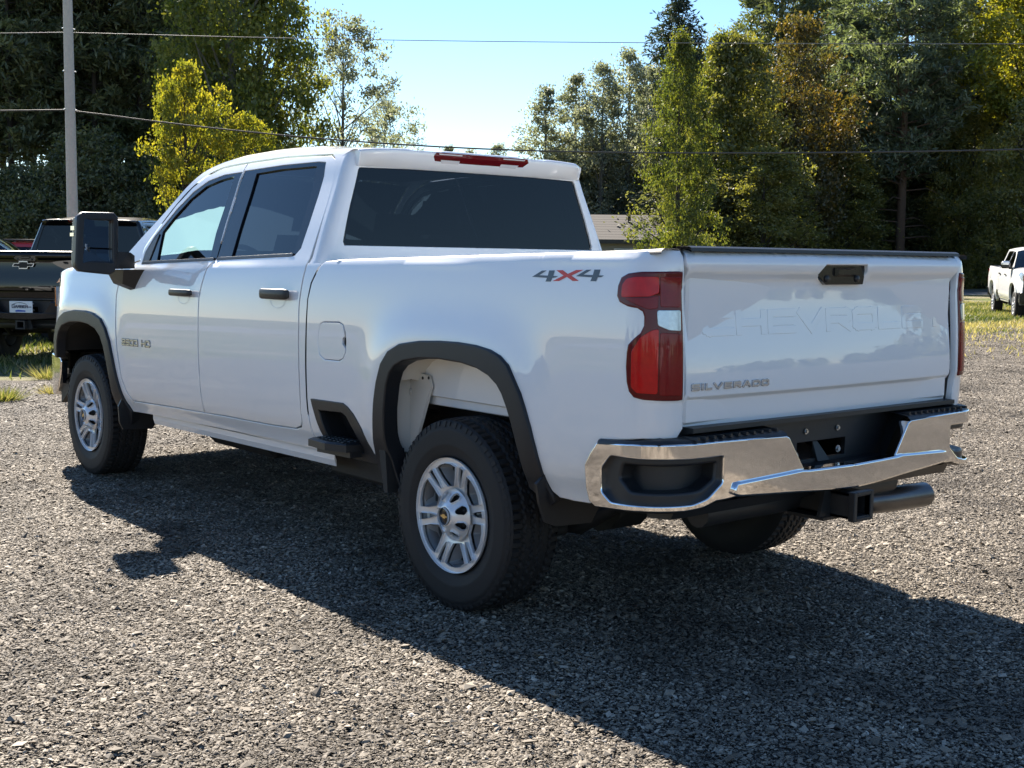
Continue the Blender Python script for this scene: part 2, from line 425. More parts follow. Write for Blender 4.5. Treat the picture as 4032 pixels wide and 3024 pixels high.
ROOF_EDGE = [(3.52, 1.425), (3.330, 1.565), (3.152, 1.69), (3.01, 1.80), (2.871, 1.893), (2.74, 1.957), (2.569, 1.993), (2.389, 2.008), (2.1, 2.014), (1.827, 2.011), (1.304, 1.993), (1.13, 1.985)]
WIN_F = [(3.196, 1.408), (3.206, 1.476), (3.144, 1.573), (3.06, 1.645), (2.958, 1.738), (2.81, 1.832), (2.648, 1.892), (2.469, 1.919), (2.247, 1.926), (2.249, 1.86), (2.240, 1.73), (2.222, 1.60), (2.206, 1.436)]
GLASS_F = [(2.992, 1.422), (3.052, 1.601), (2.961, 1.690), (2.824, 1.790), (2.663, 1.860), (2.483, 1.892), (2.337, 1.905), (2.326, 1.746), (2.317, 1.585), (2.287, 1.440)]
WIN_R = [(2.196, 1.438), (2.205, 1.60), (2.222, 1.73), (2.231, 1.86), (2.229, 1.930), (1.80, 1.940), (1.418, 1.938), (1.345, 1.931), (1.318, 1.86), (1.308, 1.75), (1.302, 1.62), (1.306, 1.50), (1.345, 1.463)]
GLASS_R = [(2.035, 1.458), (2.060, 1.721), (2.075, 1.908), (1.80, 1.918), (1.430, 1.916), (1.392, 1.752), (1.381, 1.608), (1.372, 1.500), (1.384, 1.474)]
TAIL = [(-1.246, 1.421), (-1.158, 1.419), (-1.081, 1.418), (-1.02, 1.412), (-.990, 1.399), (-.979, 1.371), (-.979, 1.338), (-.993, 1.319), (-1.032, 1.307), (-1.075, 1.302), (-1.098, 1.29), (-1.106, 1.271), (-1.106, 1.238), (-1.094, 1.212), (-1.07, 1.192), (-1.048, 1.171), (-1.044, 1.144), (-1.043, 1.098), (-1.048, 1.046), (-1.058, 1.014), (-1.075, .997), (-1.108, .991), (-1.165, .989), (-1.246, .988)]
FUEL = [(1.001, 1.148), (.973, 1.158), (.837, 1.163), (.802, 1.153), (.779, 1.118), (.773, 1.074), (.776, 1.03), (.796, .999), (.831, .986), (.959, .984), (1.003, 1.004), (1.019, 1.052), (1.017, 1.113)]
STEP_OUT = [(1.092, .783), (.802, .789), (.764, .775), (.721, .748), (.66, .691), (.634, .645), (.600, .585), (.575, .560), (.594, .536), (.657, .531), (.747, .527), (.80, .530), (1.012, .545), (1.033, .611)]
STEP_IN = [(1.031, .741), (.821, .751), (.784, .737), (.737, .682), (.690, .600), (.70, .562), (.985, .575)]

STROKES = {'S': [[(1, 1), (.08, 1), (0, .92), (0, .58), (.08, .5), (.92, .5), (1, .42), (1, .08), (.92, 0), (0, 0)]], 'I': [[(.5, 0), (.5, 1)]], 'L': [[(0, 1), (0, 0), (1, 0)]],
 'V': [[(0, 1), (.5, 0), (1, 1)]], 'E': [[(1, 1), (0, 1), (0, 0), (1, 0)], [(0, .5), (.9, .5)]], 'R': [[(0, 0), (0, 1), (.9, 1), (1, .9), (1, .6), (.9, .5), (0, .5)], [(.5, .5), (1, 0)]],
 'A': [[(0, 0), (.35, 1), (.65, 1), (1, 0)], [(.15, .38), (.85, .38)]], 'D': [[(0, 0), (0, 1), (.8, 1), (1, .8), (1, .2), (.8, 0), (0, 0)]], 'O': [[(.12, 0), (0, .12), (0, .88), (.12, 1), (.88, 1), (1, .88), (1, .12), (.88, 0), (.12, 0)]],
 'C': [[(1, 1), (.12, 1), (0, .88), (0, .12), (.12, 0), (1, 0)]], 'H': [[(0, 0), (0, 1)], [(1, 0), (1, 1)], [(0, .5), (1, .5)]], 'T': [[(0, 1), (1, 1)], [(.5, 1), (.5, 0)]],
 '2': [[(0, 1), (1, 1), (1, .5), (0, .5), (0, 0), (1, 0)]], '5': [[(1, 1), (0, 1), (0, .5), (1, .5), (1, 0), (0, 0)]], '0': [[(0, 0), (0, 1), (1, 1), (1, 0), (0, 0)]],
 'G': [[(1, .85), (.88, 1), (.12, 1), (0, .88), (0, .12), (.12, 0), (.88, 0), (1, .12), (1, .48), (.55, .48)]], 'B': [[(0, 0), (0, 1), (.85, 1), (.95, .9), (.95, .6), (.85, .5), (0, .5)], [(.85, .5), (1, .4), (1, .1), (.9, 0), (0, 0)]]}
def letter(ch, x0, z0, w, h, sw, dirx=1., lean=0.):
    """outline quads of the strokes of one letter; dirx = -1 when the surface's u runs to the reader's left"""
    o = []
    for st in STROKES[ch]:
        for (a, b), (c, d) in zip(st, st[1:]):
            p = Vector((a*w, b*h)); q = Vector((c*w, d*h)); t = (q-p).normalized(); n = Vector((-t.y, t.x))*sw/2; e = t*sw/2
            o.append([(x0+dirx*(v.x+lean*v.y), z0+v.y) for v in (p-e-n, q+e-n, q+e+n, p-e+n)])
    return o

def make_wheel():
    """tyre outer face at y = 0, rolling axis y, hub at the origin"""
    R0 = .403; W = .262
    ty = MB(); nt = 264; rows = []
    # tread
    ny = 34; th = [2*math.pi*i/nt for i in range(nt)]; V = []
    edges_y = [-.004-.0*i for i in range(0)]
    for j in range(ny+1):
        a = j/ny; y = -.016-(W-.032)*a
        for i, t in enumerate(th):
            ph = (i % 4)/4.0; zig = .0045*(1 if (i//2) % 2 else -1)
            d = 0.
            for gy in (.20, .40, .60, .80):
                if abs(a-(gy+zig/W)) < .026: d = .009
            if a < .17 or a > .83:
                if i % 4 == 0: d = max(d, .013)
            elif (i+int(a*10)*2) % 8 == 0 and (int(a*20) % 2): d = max(d, .004)
            rr = R0-.006*abs(2*a-1)**4-d-.002*0
            V.append((rr*math.cos(t), y, rr*math.sin(t)))
    F = [(j*nt+i, j*nt+(i+1) % nt, (j+1)*nt+(i+1) % nt, (j+1)*nt+i) for j in range(ny) for i in range(nt)]
    ty.add(V, F, False)
    # side wall, outer then inner
    prof = [(R0-.007, -.016), (R0-.014, -.007), (R0-.026, -.003), (R0-.028, -.0025), (R0-.034, -.0025), (R0-.036, -.0005), (R0-.052, .001), (R0-.075, .0025), (R0-.10, .002), (R0-.108, .0025), (R0-.114, .0008), (R0-.130, -.003), (R0-.150, -.009), (R0-.166, -.020), (R0-.170, -.03)]
    ty.revolve(prof, (0, 0, 0), 96)
    ty.revolve([(R0-.007, -W+.016), (R0-.03, -W+.004), (R0-.08, -W), (R0-.15, -W+.01), (R0-.17, -W+.03)], (0, 0, 0), 64)
    for k in range(66):
        a0 = 2*math.pi*k/66; w_ = .030 if k % 2 else .020
        ty.add([((R0-r_)*math.cos(a0+da/R0), yy, (R0-r_)*math.sin(a0+da/R0)) for r_, da, yy in ((.0125, 0, -.0035), (.0125, w_*.7, -.0035), (.036 if k % 2 else .030, w_*.62, .0018), (.036 if k % 2 else .030, .002, .0018))], [(0, 1, 2, 3)])
        ty.add([((R0-r_)*math.cos(a0+da/R0), yy, (R0-r_)*math.sin(a0+da/R0)) for r_, da, yy in ((.0125, w_*.7, -.0035), (.0125, w_*.7, -.009), (.036 if k % 2 else .030, w_*.62, -.003), (.036 if k % 2 else .030, w_*.62, .0018))], [(0, 1, 2, 3)])
    # rim: pierced face, walls, barrel
    face = MB(); FY = lambda r: -.012-.030*max(0, (.232-r)/.15)**1.4
    S = lambda u, v: (u, FY(math.hypot(u, v)), v)
    circ = lambda r, n=72: [(r*math.cos(2*math.pi*i/n), r*math.sin(2*math.pi*i/n)) for i in range(n)]
    pol = lambda r, d: (r*math.cos(R(d)), r*math.sin(R(d)))
    holes = []; slots = []
    for k in range(6):
        a = 20+60*k
        holes.append(round_poly([pol(.120, a-12), pol(.120, a+12), pol(.165, a+18.5), pol(.214, a+20), pol(.2205, a+10), pol(.222, a), pol(.2205, a-10), pol(.214, a-20), pol(.165, a-18.5)], .006, 3))
        b = a+30
        slots.append(round_poly([pol(.128, b-2.4), pol(.128, b+2.4), pol(.160, b+4.8), pol(.224, b+4.8), pol(.224, b-4.8), pol(.160, b-4.8)], .004, 2))
    panel(face, [circ(.2365, 96)], S, 1, holes=holes+slots+[circ(.094, 40)], step=(.014, .014), fold=.014, rad=.004, edge_d=.012)
    # sloping silver pocket walls, open to the barrel
    pk = MB()
    for h, dep in [(h, .055) for h in holes]+[(h, .028) for h in slots]:
        n = len(h); c = Vector((sum(p[0] for p in h)/n, sum(p[1] for p in h)/n))
        top = [(p[0], FY(math.hypot(*p))-.012, p[1]) for p in h]
        q = [c+(Vector(p)-c)*.66 for p in h]; bot = [(p.x, FY(p.length)-dep, p.y) for p in q]
        pk.add(top+bot, [(i, (i+1) % n, n+(i+1) % n, n+i) for i in range(n)], False)
        if dep < .04: pk.add(bot, [tuple(range(n))])
    barrel = MB(); barrel.revolve([(.2365, -.014), (.226, -.022), (.215, -.03), (.208, -.06), (.200, -.16), (.225, -.24)], (0, 0, 0), 48)
    barrel.revolve([(.203, -.09), (.10, -.085), (.02, -.08)], (0, 0, 0), 40)
    # hub cover with eight lug recesses, and the centre cap
    cap = MB(); CY = lambda r: (.027-.056*max(0., (r-.040)/.060)**1.1) if r > .04 else .027
    def tear(a):
        t = Vector(pol(1, a)); n = Vector((-t.y, t.x))
        return [tuple(t*(.0765+.0195*math.cos(2*math.pi*i/14))+n*(.0175*math.sin(2*math.pi*i/14)*(1.15 if math.cos(2*math.pi*i/14) > 0 else .9))) for i in range(14)]
    lugs = [tear(22.5+45*k) for k in range(8)]
    panel(cap, [circ(.100, 64)], lambda u, v: (u, CY(math.hypot(u, v)), v), 1, holes=lugs+[circ(.038, 32)], step=(.008, .008), fold=.012, rad=.002, edge_d=.006)
    back = MB(); back.revolve([(.099, -.046), (.0, -.030)], (0, 0, 0), 32)
    nuts = MB()
    for k in range(8):
        x, z = pol(.0765, 22.5+45*k); nuts.revolve([(.0085, -.045), (.0085, -.018), (.005, -.013), (0, -.013)], (x, 0, z), 6, smooth=False)
    disc = MB(); disc.revolve([(.0385, .022), (.0375, .0285), (.034, .030), (0., .031)], (0, 0, 0), 32)
    bow = MB(); bw = bowtie(.044, .017)
    bow.prism([(p[0], p[1]) for p in bw], .003, lambda a, b, c: (a, .0295+c, b))
    return dict(tyre=ty, rim=face, pocket=pk, barrel=barrel, cap=cap, back=back, nuts=nuts, disc=disc, bow=bow)
def bowtie(w, h):
    a, b = w/2, h/2
    return [(-a*.86, b*.42), (-a*.42, b*.42), (-a*.36, b), (a*.40, b), (a*.40, b*.42), (a, b*.42), (a*.86, -b*.42), (a*.42, -b*.42), (a*.36, -b), (-a*.40, -b), (-a*.40, -b*.42), (-a, -b*.42)]

def build_truck(label):
    root = thing('pickup_truck', label, 'pickup truck')
    SG = -1
    q = lambda poly, d: inset(poly, d)
    E = lambda x: loc2(ROOF_EDGE, x)
    # ---- cab shell
    cab = MB()
    for s in (1, -1):
        cant = spline(ROOF_EDGE, 3); ft = spline([(3.50, 1.395)]+FRAME_TOP, 3)
        poly = [(x, z+.004) for x, z in ft]+[(1.20, 1.955)]+[(x, z) for x, z in reversed(cant)]
        panel(cab, [poly], m_side, SG, step=(.04, .03), mirror=s, fold=0)
        rear = [(x-.005, z) for x, z in RDOOR_R if z > .7]
        panel(cab, [[(1.205, .700)]+[(x-.005, z) for x, z in RDOOR_R if .7 < z < 1.43]+[(1.181, 1.43), (1.05, 1.43), (1.072, 1.412), (1.118, 1.338), (1.136, 1.26), (1.138, 1.0), (1.140, .70)]], m_side, SG, mirror=s, fold=0)
        L = .045*math.pi/2
        uc = lambda z: 1.145-L-(ys(1.25, z)-.045)
        uy = lambda y, z: 1.145-L-(ys(1.25, z)-.045-y)
        out = [(1.182, 1.43)]+[(x-.005, z) for x, z in RDOOR_R if z > 1.44][:-1]+[(1.315, 1.972), (1.30, 1.990), (1.15, 1.985), (1.05, 1.978), (uc(1.978), 1.978), (uc(1.908), 1.908), (uy(.40, 1.907), 1.907), (uy(.700, 1.900), 1.900), (uy(.712, 1.885), 1.885), (uy(.770, 1.71), 1.71), (uy(.820, 1.535), 1.535), (uy(.812, 1.514), 1.514), (uc(1.514), 1.514), (uc(1.40), 1.40), (1.05, 1.40), (1.14, 1.40)]
        panel(cab, [out], m_cab, SG, step=(.03, .03), mirror=s, fold=.02, edge_d=.02)
        rk = [(3.300, .556), (2.752, .575), (2.065, .593), (1.555, .601), (1.287, .612), (1.229, .628), (1.203, .656), (1.199, .70), (1.140, .70), (1.140, .545), (1.156, .533), (1.612, .530), (2.13, .519), (2.72, .506), (3.152, .498), (3.372, .490)]
        panel(cab, [rk], m_side, SG, mirror=s, fold=.03)
        # pinch-weld flange under the rocker
        cab.hull([(x, s*y, z) for x, z in ((3.15, .493), (1.03, .518)) for y in (.905, .895) for z in (z, z-.030)])
        # rear cab post below the belt, closing the gap to the bed
        cab.hull([(x, s*y, z) for x in (1.139, 1.10) for y in (.94, .80) for z in (.55, 1.40)])
    def roof(x, t):
        ze = E(x); ye = ys(x, ze); y = ye*math.sin(t*math.pi/2)
        return (x+.10*max(0, (x-2.3)/.45)**2*(1-(y/ye)**2), y, ze-.004*min(1, max(0, (1.5-x)/.3))+.048*min(1, .12+max(0, (x-1.30)/.5))*(1-abs(math.sin(t*math.pi/2))**7))
    cab.grid(roof, [1.12, 1.16, 1.22, 1.35, 1.5, 1.7, 1.9, 2.1, 2.25, 2.4, 2.5, 2.6, 2.69, 2.76, 2.82], [-1+.05*i for i in range(41)])
    cab.box(1.11, 3.5, -.90, .90, .50, .545, .01)
    cab.build('cab', 'white', root)
    # roof visor over the rear window with the raised lamp
    vz = MB()
    def visor(y, t):
        ye = .705; k = abs(y)/ye
        pts = [(1.34, 2.008), (1.16, 2.006), (1.070, 2.000), (1.052, 1.990), (1.060, 1.970), (1.112, 1.914), (1.135, 1.904)]
        x, z = pts[t]; sag = .016*k**4 if t < 5 else .004*k**2
        if k > .93: x += (k-.93)/.07*.035*(1 if 0 < t < 5 else 0)
        # two shallow steps in the top beside the lamp
        if t in (0, 1, 2) and .36 < k < .62: z -= .006
        return (x, y, z-sag)
    vz.grid(visor, [-.715+1.43*i/60 for i in range(61)], list(range(7)), True)
    for s in (1, -1):
        vz.hull([tuple(visor(s*.714, t)) for t in range(7)]+[(p[0], s*.722, p[2]-.008) for p in (visor(.714, t) for t in range(1, 6))])
    vz.build('roof_visor', 'white', root)
    lm = MB(); lm.hull([(1.051, .298, 1.989), (1.051, -.298, 1.989), (1.108, .262, 1.921), (1.108, -.262, 1.921), (1.13, .30, 1.989), (1.13, -.3, 1.989), (1.057, .31, 1.970), (1.057, -.31, 1.970), (1.13, .26, 1.918), (1.13, -.26, 1.918)])
    lamp = lm.build('third_brake_light', 'red_dark', root)
    for s in (1, -1):
        l2 = MB(); l2.hull([(1.050, s*.282, 1.984), (1.050, s*.135, 1.984), (1.086, s*.135, 1.938), (1.086, s*.240, 1.938), (1.09, s*.28, 1.984), (1.09, s*.135, 1.984)]); l2.build('lamp_lens', 'lens_white', lamp)
    # ---- glass
    g = MB(); xg = lambda z: cab_rear_x(z)+.012
    wl = [(-.72, 1.915), (0, 1.92), (.72, 1.915), (.785, 1.70), (.84, 1.50), (0, 1.495), (-.84, 1.50), (-.785, 1.70)]
    panel(g, [wl], lambda y, z: (xg(z)-.018*(1-(y/.8)**2)*0, y, z), -1, step=(.1, .1), fold=.004, rad=.001)
    g.build('rear_window', 'glass_dark', root)
    sl = MB(); fr = [(-.700, 1.892), (0, 1.900), (.700, 1.892), (.812, 1.530), (0, 1.524), (-.812, 1.530)]
    panel(sl, [wl], lambda y, z: (xg(z)+.006, y, z), -1, holes=[inset([(.685, 1.882), (.795, 1.545), (-.795, 1.545), (-.685, 1.882)][::-1], .0)], step=(.1, .1), fold=0)
    sl.build('window_seal', 'gloss_black', root)
    ws = MB()
    AP = [(3.52, 1.425), (3.330, 1.565), (3.152, 1.69), (3.01, 1.80), (2.871, 1.893), (2.80, 1.93)]
    def wind(i, t):
        x, z = AP[i]; ye = ys(x, z)-.012; y = ye*t
        return (x+.30*(1-t*t)*(.75 if i > 3 else 1)*.8, y, z+.028*(1-t**4)*(i/5))
    ws.grid(wind, list(range(6)), [-1+.1*i for i in range(21)]); ws.build('windshield', 'glass_clear', root)
    # ---- doors
    split_lo = [(2.300, .588), (2.300, .80), (2.306, 1.064), (2.312, 1.24), (2.262, 1.39), (2.203, 1.444), (2.211, 1.601), (2.230, 1.726), (2.238, 1.859), (2.238, 1.974)]
    fdoor = [(2.752, .579)]+split_lo+[p for p in reversed(FRAME_TOP) if p[0] > 2.24 and p[0] < 3.24]+[(3.30, 1.415), (3.452, 1.395)]+DOOR_F_EDGE
    rdoor = [(2.065, .597), (1.555, .605)]+RDOOR_R+[(1.79, 1.980), (2.238, 1.974)]+[p for p in reversed(split_lo)][1:]
    for s in (1, -1):
        for nm, poly, win, gl, hx, hz in (('front_door', fdoor, WIN_F, GLASS_F, (2.36, 2.645), (1.233, 1.272)), ('rear_door', rdoor, WIN_R, GLASS_R, (1.275, 1.565), (1.250, 1.302))):
            d = MB(); ins = q(poly, .0078)
            panel(d, [ins], m_side, SG, holes=[win], mirror=s, fold=.022, edge_d=.025)
            do = d.build(nm, 'white', root)
            t = MB(); ring = q(win, .001)
            panel(t, [ring], m_side, SG, holes=[gl], mirror=s, off=-.004, fold=.018, rad=.001, edge_d=.03)
            t.build('window_trim', 'gloss_black', do)
            gg = MB(); panel(gg, [q(gl, -.004)], m_side, SG, mirror=s, off=-.014, fold=0, step=(.08, .08))
            gg.build('window', 'glass_dark' if nm == 'rear_door' else 'glass_clear', do)
            # bright belt moulding
            x0, x1 = win[0][0], (win[-1][0])
            bl = [p for p in win if p[1] < 1.47]; a, b = (max(bl), min(bl))
            bm = MB(); panel(bm, [[(a[0]-.01, a[1]-.001), (b[0]+.02, b[1]-.001), (b[0]+.02, b[1]+.012), (a[0]-.01, a[1]+.012)]], m_side, SG, mirror=s, off=.003, fold=.006, rad=.002, step=(.05, .05))
            bm.build('belt_moulding', 'trim', do)
            if nm == 'front_door':
                sp = MB(); panel(sp, [[(3.186, 1.415), (3.095, 1.418), (3.076, 1.585), (3.190, 1.480)]], m_side, SG, mirror=s, off=.002, fold=.006, rad=.001)
                sp.build('sail_panel', 'trim', do)
            # handle with its cup
            hc = MB(); xm = (hx[0]+hx[1])/2
            cup = [(xm+.075*math.cos(2*math.pi*i/20), hz[0]-.004+.040*math.sin(2*math.pi*i/20)) for i in range(20)]
            hb = MB(); y0 = ys(xm, hz[0])
            zc = (hz[0]+hz[1])/2; hh_ = (hz[1]-hz[0])/2
            def bar(i, j):
                a = 2*math.pi*j/12; e_ = [.0, .55, .85, 1, 1, 1, .85, .55, .0][i]; x = hx[0]+(hx[1]-hx[0])*[0, .012, .045, .12, .5, .88, .955, .988, 1][i]
                c_, s_ = math.cos(a), math.sin(a); c_ = math.copysign(abs(c_)**.7, c_); s_ = math.copysign(abs(s_)**.7, s_)
                return (x, s*(y0+.014+[.006, .008, .012, .016, .020, .016, .012, .008, .006][i]+.011*c_*e_), zc+.0245*(xm-x)*.4+hh_*s_*(.25+.75*e_))
            hb.grid(bar, range(9), range(13))
            hb.hull([bar(0, j) for j in range(12)]); hb.hull([bar(8, j) for j in range(12)])
            hb.build('handle', 'trim', do)
            panel(hc, [cup], lambda u, v: (lambda p: (p[0], p[1]-.018*max(0, 1-((u-xm)/.075)**2-((v-hz[0]+.004)/.040)**2)+.0015, p[2]))(m_side(u, v)), SG, mirror=s, fold=0, step=(.012, .012), edge_d=.012)
            hc.build('handle_cup', 'white', do)
        # lettering on the front door
        d = [o for o in root.children if o.name.startswith('front_door')][-1]
        x = 3.358; left = s > 0
        for ch, w in zip('2500 HD', (.044, .044, .044, .044, .03, .050, .050)):
            if ch != ' ':
                b = MB(); bb = letter(ch, x if left else 6.318-x, .917+.0245*(3.16-x), w, .030, .0075, -1 if left else 1)
                panel(b, bb, m_side, SG, mirror=s, off=.005, fold=.006, rad=.001, step=(.05, .05)); b.build('badge_letter', 'badge_chrome', d)
            x -= w+.017
        x = 3.358
        for word in ('2500', 'HD'):
            b = MB(); qs_ = []
            for ch in word:
                w = .044 if word == '2500' else .050
                qs_ += letter(ch, x if left else 6.318-x, .917+.0245*(3.16-x), w, .030, .0125, -1 if left else 1); x -= w+.017
            x -= .047
            panel(b, qs_, m_side, SG, mirror=s, off=.0015, fold=.003, rad=.001, step=(.05, .05)); b.build('badge_border', 'badge_dark', d)
    # ---- front fenders, hood, front end
    for s in (1, -1):
        f = MB()
        pol = [(x+.008, z) for x, z in DOOR_F_EDGE]+[(3.315, .552), (3.376, .488)]+FARCH_OUT[1:]+[(4.57, .76), (4.84, .76), (4.86, .95), (4.865, 1.05), (4.80, 1.06), (4.55, 1.25), (4.60, 1.31), (4.70, 1.325), (4.45, 1.362), (4.0, 1.386), (3.46, 1.402)]
        panel(f, [pol], m_side, SG, mirror=s, fold=.02, edge_d=.025)
        f.build('front_fender', 'white', root)
        tr = MB(); out = FARCH_OUT; inn = FARCH_IN
        panel(tr, [out+[(4.52, .76), (4.47, .76)]+list(reversed(inn))+[(3.50, .40), (3.42, .40)]], m_side, SG, mirror=s, off=.016, fold=.06, rad=.008, edge_d=.02, step=(.02, .02))
        tr.build('arch_trim', 'flare', root)
        hl = MB(); panel(hl, [[(4.565, 1.262), (4.80, 1.075), (4.86, 1.06), (4.87, 1.24), (4.72, 1.315), (4.62, 1.30)]], m_side, SG, mirror=s, off=-.004, fold=.03, step=(.03, .03))
        hl.hull([(x, s*y, z) for x, y in ((4.86, .88), (4.90, .80), (4.955, .52), (4.86, .52)) for z in (1.10, 1.23)])
        ho = hl.build('headlight', 'clear_lens', root)
        am = MB(); am.hull([(x, s*y, z) for x, y in ((4.872, .885), (4.915, .80), (4.86, .84)) for z in (1.09, 1.225)]); am.build('amber_marker', 'amber', ho)
    hd = MB()
    def hood(x, t):
        ze = loc2([(3.40, 1.404), (4.0, 1.388), (4.45, 1.364), (4.72, 1.327), (4.90, 1.255)], x); ye = ys(min(x, 4.7), ze)-.004-.05*max(0, (x-4.6)/.3)
        y = ye*math.sin(t*math.pi/2); k = abs(y)/ye
        return (x+.06*(1-k*k)*max(0, (x-4.3)/.6), y, ze+.075*(1-k**5)*(1-.35*max(0, (x-4.3)/.6))+.018*(1 if k < .55 else max(0, 1-(k-.55)/.1)))
    hd.grid(hood, [3.40, 3.5, 3.65, 3.8, 4.0, 4.2, 4.35, 4.45, 4.55, 4.65, 4.75, 4.82, 4.87, 4.90], [-1+.05*i for i in range(41)]); hd.build('hood', 'white', root)
    gr = MB(); gr.box(4.80, 4.935, -.55, .55, .80, 1.265, .02); gr.box(4.74, 4.90, -.86, .86, .76, 1.09, .03); go = gr.build('grille', 'gloss_black', root)
    for k in range(5):
        b = MB(); b.box(4.925, 4.955, -.54, .54, .845+.085*k, .870+.085*k, .006); b.build('grille_bar', 'frame', go)
    cb = MB(); cb.box(4.93, 4.972, -.80, .80, 1.035, 1.085, .012); cb.build('grille_crossbar', 'chrome', go)
    gb = MB(); gb.prism(bowtie(.26, .095), .012, lambda a, b, c: (4.972+c, a, b+1.06)); gb.build('bowtie_badge', 'gold', go)
    fb = MB()
    for s in (1, -1):
        def sfb(u, z):
            x, y, nx, ny = wrap(u, 0, .955, -4.72, .24); return (-x+.045*(1-min(1, max(0, y)/.715)**2)*(1 if y < .715 else 0), y, z)
        panel(fb, [[(-4.60, .735), (-4.74, .752), (-5.2, .755), (-5.812, .755), (-5.812, .55), (-5.3, .52), (-4.85, .485), (-4.72, .485), (-4.66, .54), (-4.61, .64)]], sfb, 1, mirror=s, fold=.05, rad=.012, step=(.04, .03))
    fb.build('front_bumper', 'chrome', root)
    ap = MB(); ap.hull([(x, s*y, z) for s in (1, -1) for x, y in ((4.66, .93), (4.90, .80), (4.96, .4)) for z in (.56, .42)]+[(4.5, .9, .56), (4.5, -.9, .56)]); ap.build('air_dam', 'trim', root)
    # ---- bed sides
    for s in (1, -1):
        b = MB()
        pol = [(1.018, 1.437), (.9, 1.4405), (0, 1.4635), (-1.03, 1.4885), (-1.17, 1.494), (-1.2555, 1.494), (-1.2555, .94), (-1.262, .885), (-1.239, .858), (-1.102, .856), (-.957, .838), (-.895, .805), (-.862, .74), (-.862, .62), (-.835, .588), (-.791, .577), (-.711, .573), (-.640, .576), (-.612, .596), (-.600, .636)]+list(reversed(RARCH_OUT))+[(.540, .60), (.560, .575), (.582, .567), (.610, .600), (.634, .645), (.66, .691), (.721, .748), (.764, .775), (.802, .789), (1.092, .783), (1.036, .62), (1.020, .545), (1.127, .535), (1.126, .785), (1.123, 1.0), (1.126, 1.26), (1.106, 1.334), (1.056, 1.412)]
        bedf = lambda u, z: m_bed(u, z)
        panel(b, [pol], bedf, SG, holes=[q(FUEL, -.006)]+([q(TAIL, -.004)]), mirror=s, fold=.03, rad=.006, edge_d=.022, step=(.025, .025))
        bo = b.build('bed_side', 'white', root)
        fd = MB(); notch = FUEL[:4]+[(.782, 1.100), (.800, 1.090), (.802, 1.066), (.780, 1.050)]+FUEL[6:]
        panel(fd, [q(notch, .004)], bedf, SG, mirror=s, fold=.02, rad=.002, step=(.04, .04)); fd.build('fuel_door', 'white', bo)
        fk = MB(); panel(fk, [q(FUEL, -.012)], bedf, SG, mirror=s, off=-.020, fold=0, step=(.06, .06)); fk.build('fuel_gap_shade', 'under', bo)  # black sheet behind the door, standing in for shade in the gap
        fn = MB(); fn.hull([(x, s*y, z) for x in (.775, .83) for y in (ys(.8, 1.08)-.03, ys(.8, 1.08)-.012) for z in (1.03, 1.12)]); fn.build('fuel_door_pull', 'under', bo)
        # inner side of the bed, rail cap
        ib = MB()
        for zz in range(1): ib.box(-1.12, .98, s*.80 if s > 0 else -.84, s*.84 if s > 0 else -.80, .86, 1.425, .004)
        ib.build('bed_inner_side', 'white', bo)
        rc = MB()
        rc.grid(lambda i, j: (lambda x, z: [(x, s*.948, z-.006), (x, s*.944, z+.008), (x, s*.93, z+.013), (x, s*.83, z+.013), (x, s*.80, z+.008), (x, s*.795, z-.03)][j])(*[(1.015, 1.432), (.9, 1.4365), (0, 1.459), (-1.0, 1.483), (-1.14, 1.489)][i]), range(5), range(6))
        rc.build('rail_cap', 'trim', bo)
        # arch trim
        tr = MB(); pol = RARCH_OUT+[(-.600, .60), (-.618, .56), (-.60, .545)]+list(reversed(RARCH_IN))[0:]+[(.430, .50), (.405, .43), (.47, .425), (.535, .45), (.560, .50), (.560, .57), (.535, .62)]
        panel(tr, [pol], m_side, SG, mirror=s, off=.014, fold=.075, rad=.008, edge_d=.02, step=(.02, .02)); tr.build('arch_trim', 'flare', root)
        # corner step
        st = MB(); panel(st, [STEP_OUT], m_side, SG, holes=[STEP_IN], mirror=s, off=.004, fold=.03, rad=.006, edge_d=.02)
        panel(st, [q(STEP_IN, -.012)], m_side, SG, mirror=s, off=-.11, fold=0)
        n = len(STEP_IN); st.add([(x, s*(ys(x, z)-.0), z) for x, z in STEP_IN]+[(x, s*(ys(x, z)-.112), z) for x, z in STEP_IN], [(i, (i+1) % n, n+(i+1) % n, n+i) for i in range(n)])
        so = st.build('corner_step', 'trim', bo)
        pd = MB(); pd.hull([(x, s*y, z) for x, y in ((1.045, 1.00), (1.03, 1.05), (.86, 1.062), (.74, 1.02), (.72, .90), (1.04, .90)) for z in (.572+.0*x, .604)]+[(x, s*y, .612) for x, y in ((1.02, 1.03), (.86, 1.045), (.76, 1.01), (.74, .90), (1.02, .90))])
        pd.hull([(x, s*y, z) for x, y in ((1.00, 1.02), (.74, 1.0), (.73, .90), (1.0, .9)) for z in (.572, .545)])
        po = pd.build('step_pad', 'trim', so)
        gp = MB()
        for i in range(7):
            for j in range(3): gp.box(1.0-.035*i-.022, 1.0-.035*i, *sorted((s*(.93+.035*j), s*(.95+.035*j))), .611, .617, .002)
        gp.build('step_grip', 'frame', po)
        # tail lamp
        lens = MB(); panel(lens, [q(TAIL, .002)], bedf, SG, mirror=s, off=.005, fold=.03, rad=.007, edge_d=.012, step=(.02, .02)); to = lens.build('tail_light', 'red_dark', bo)
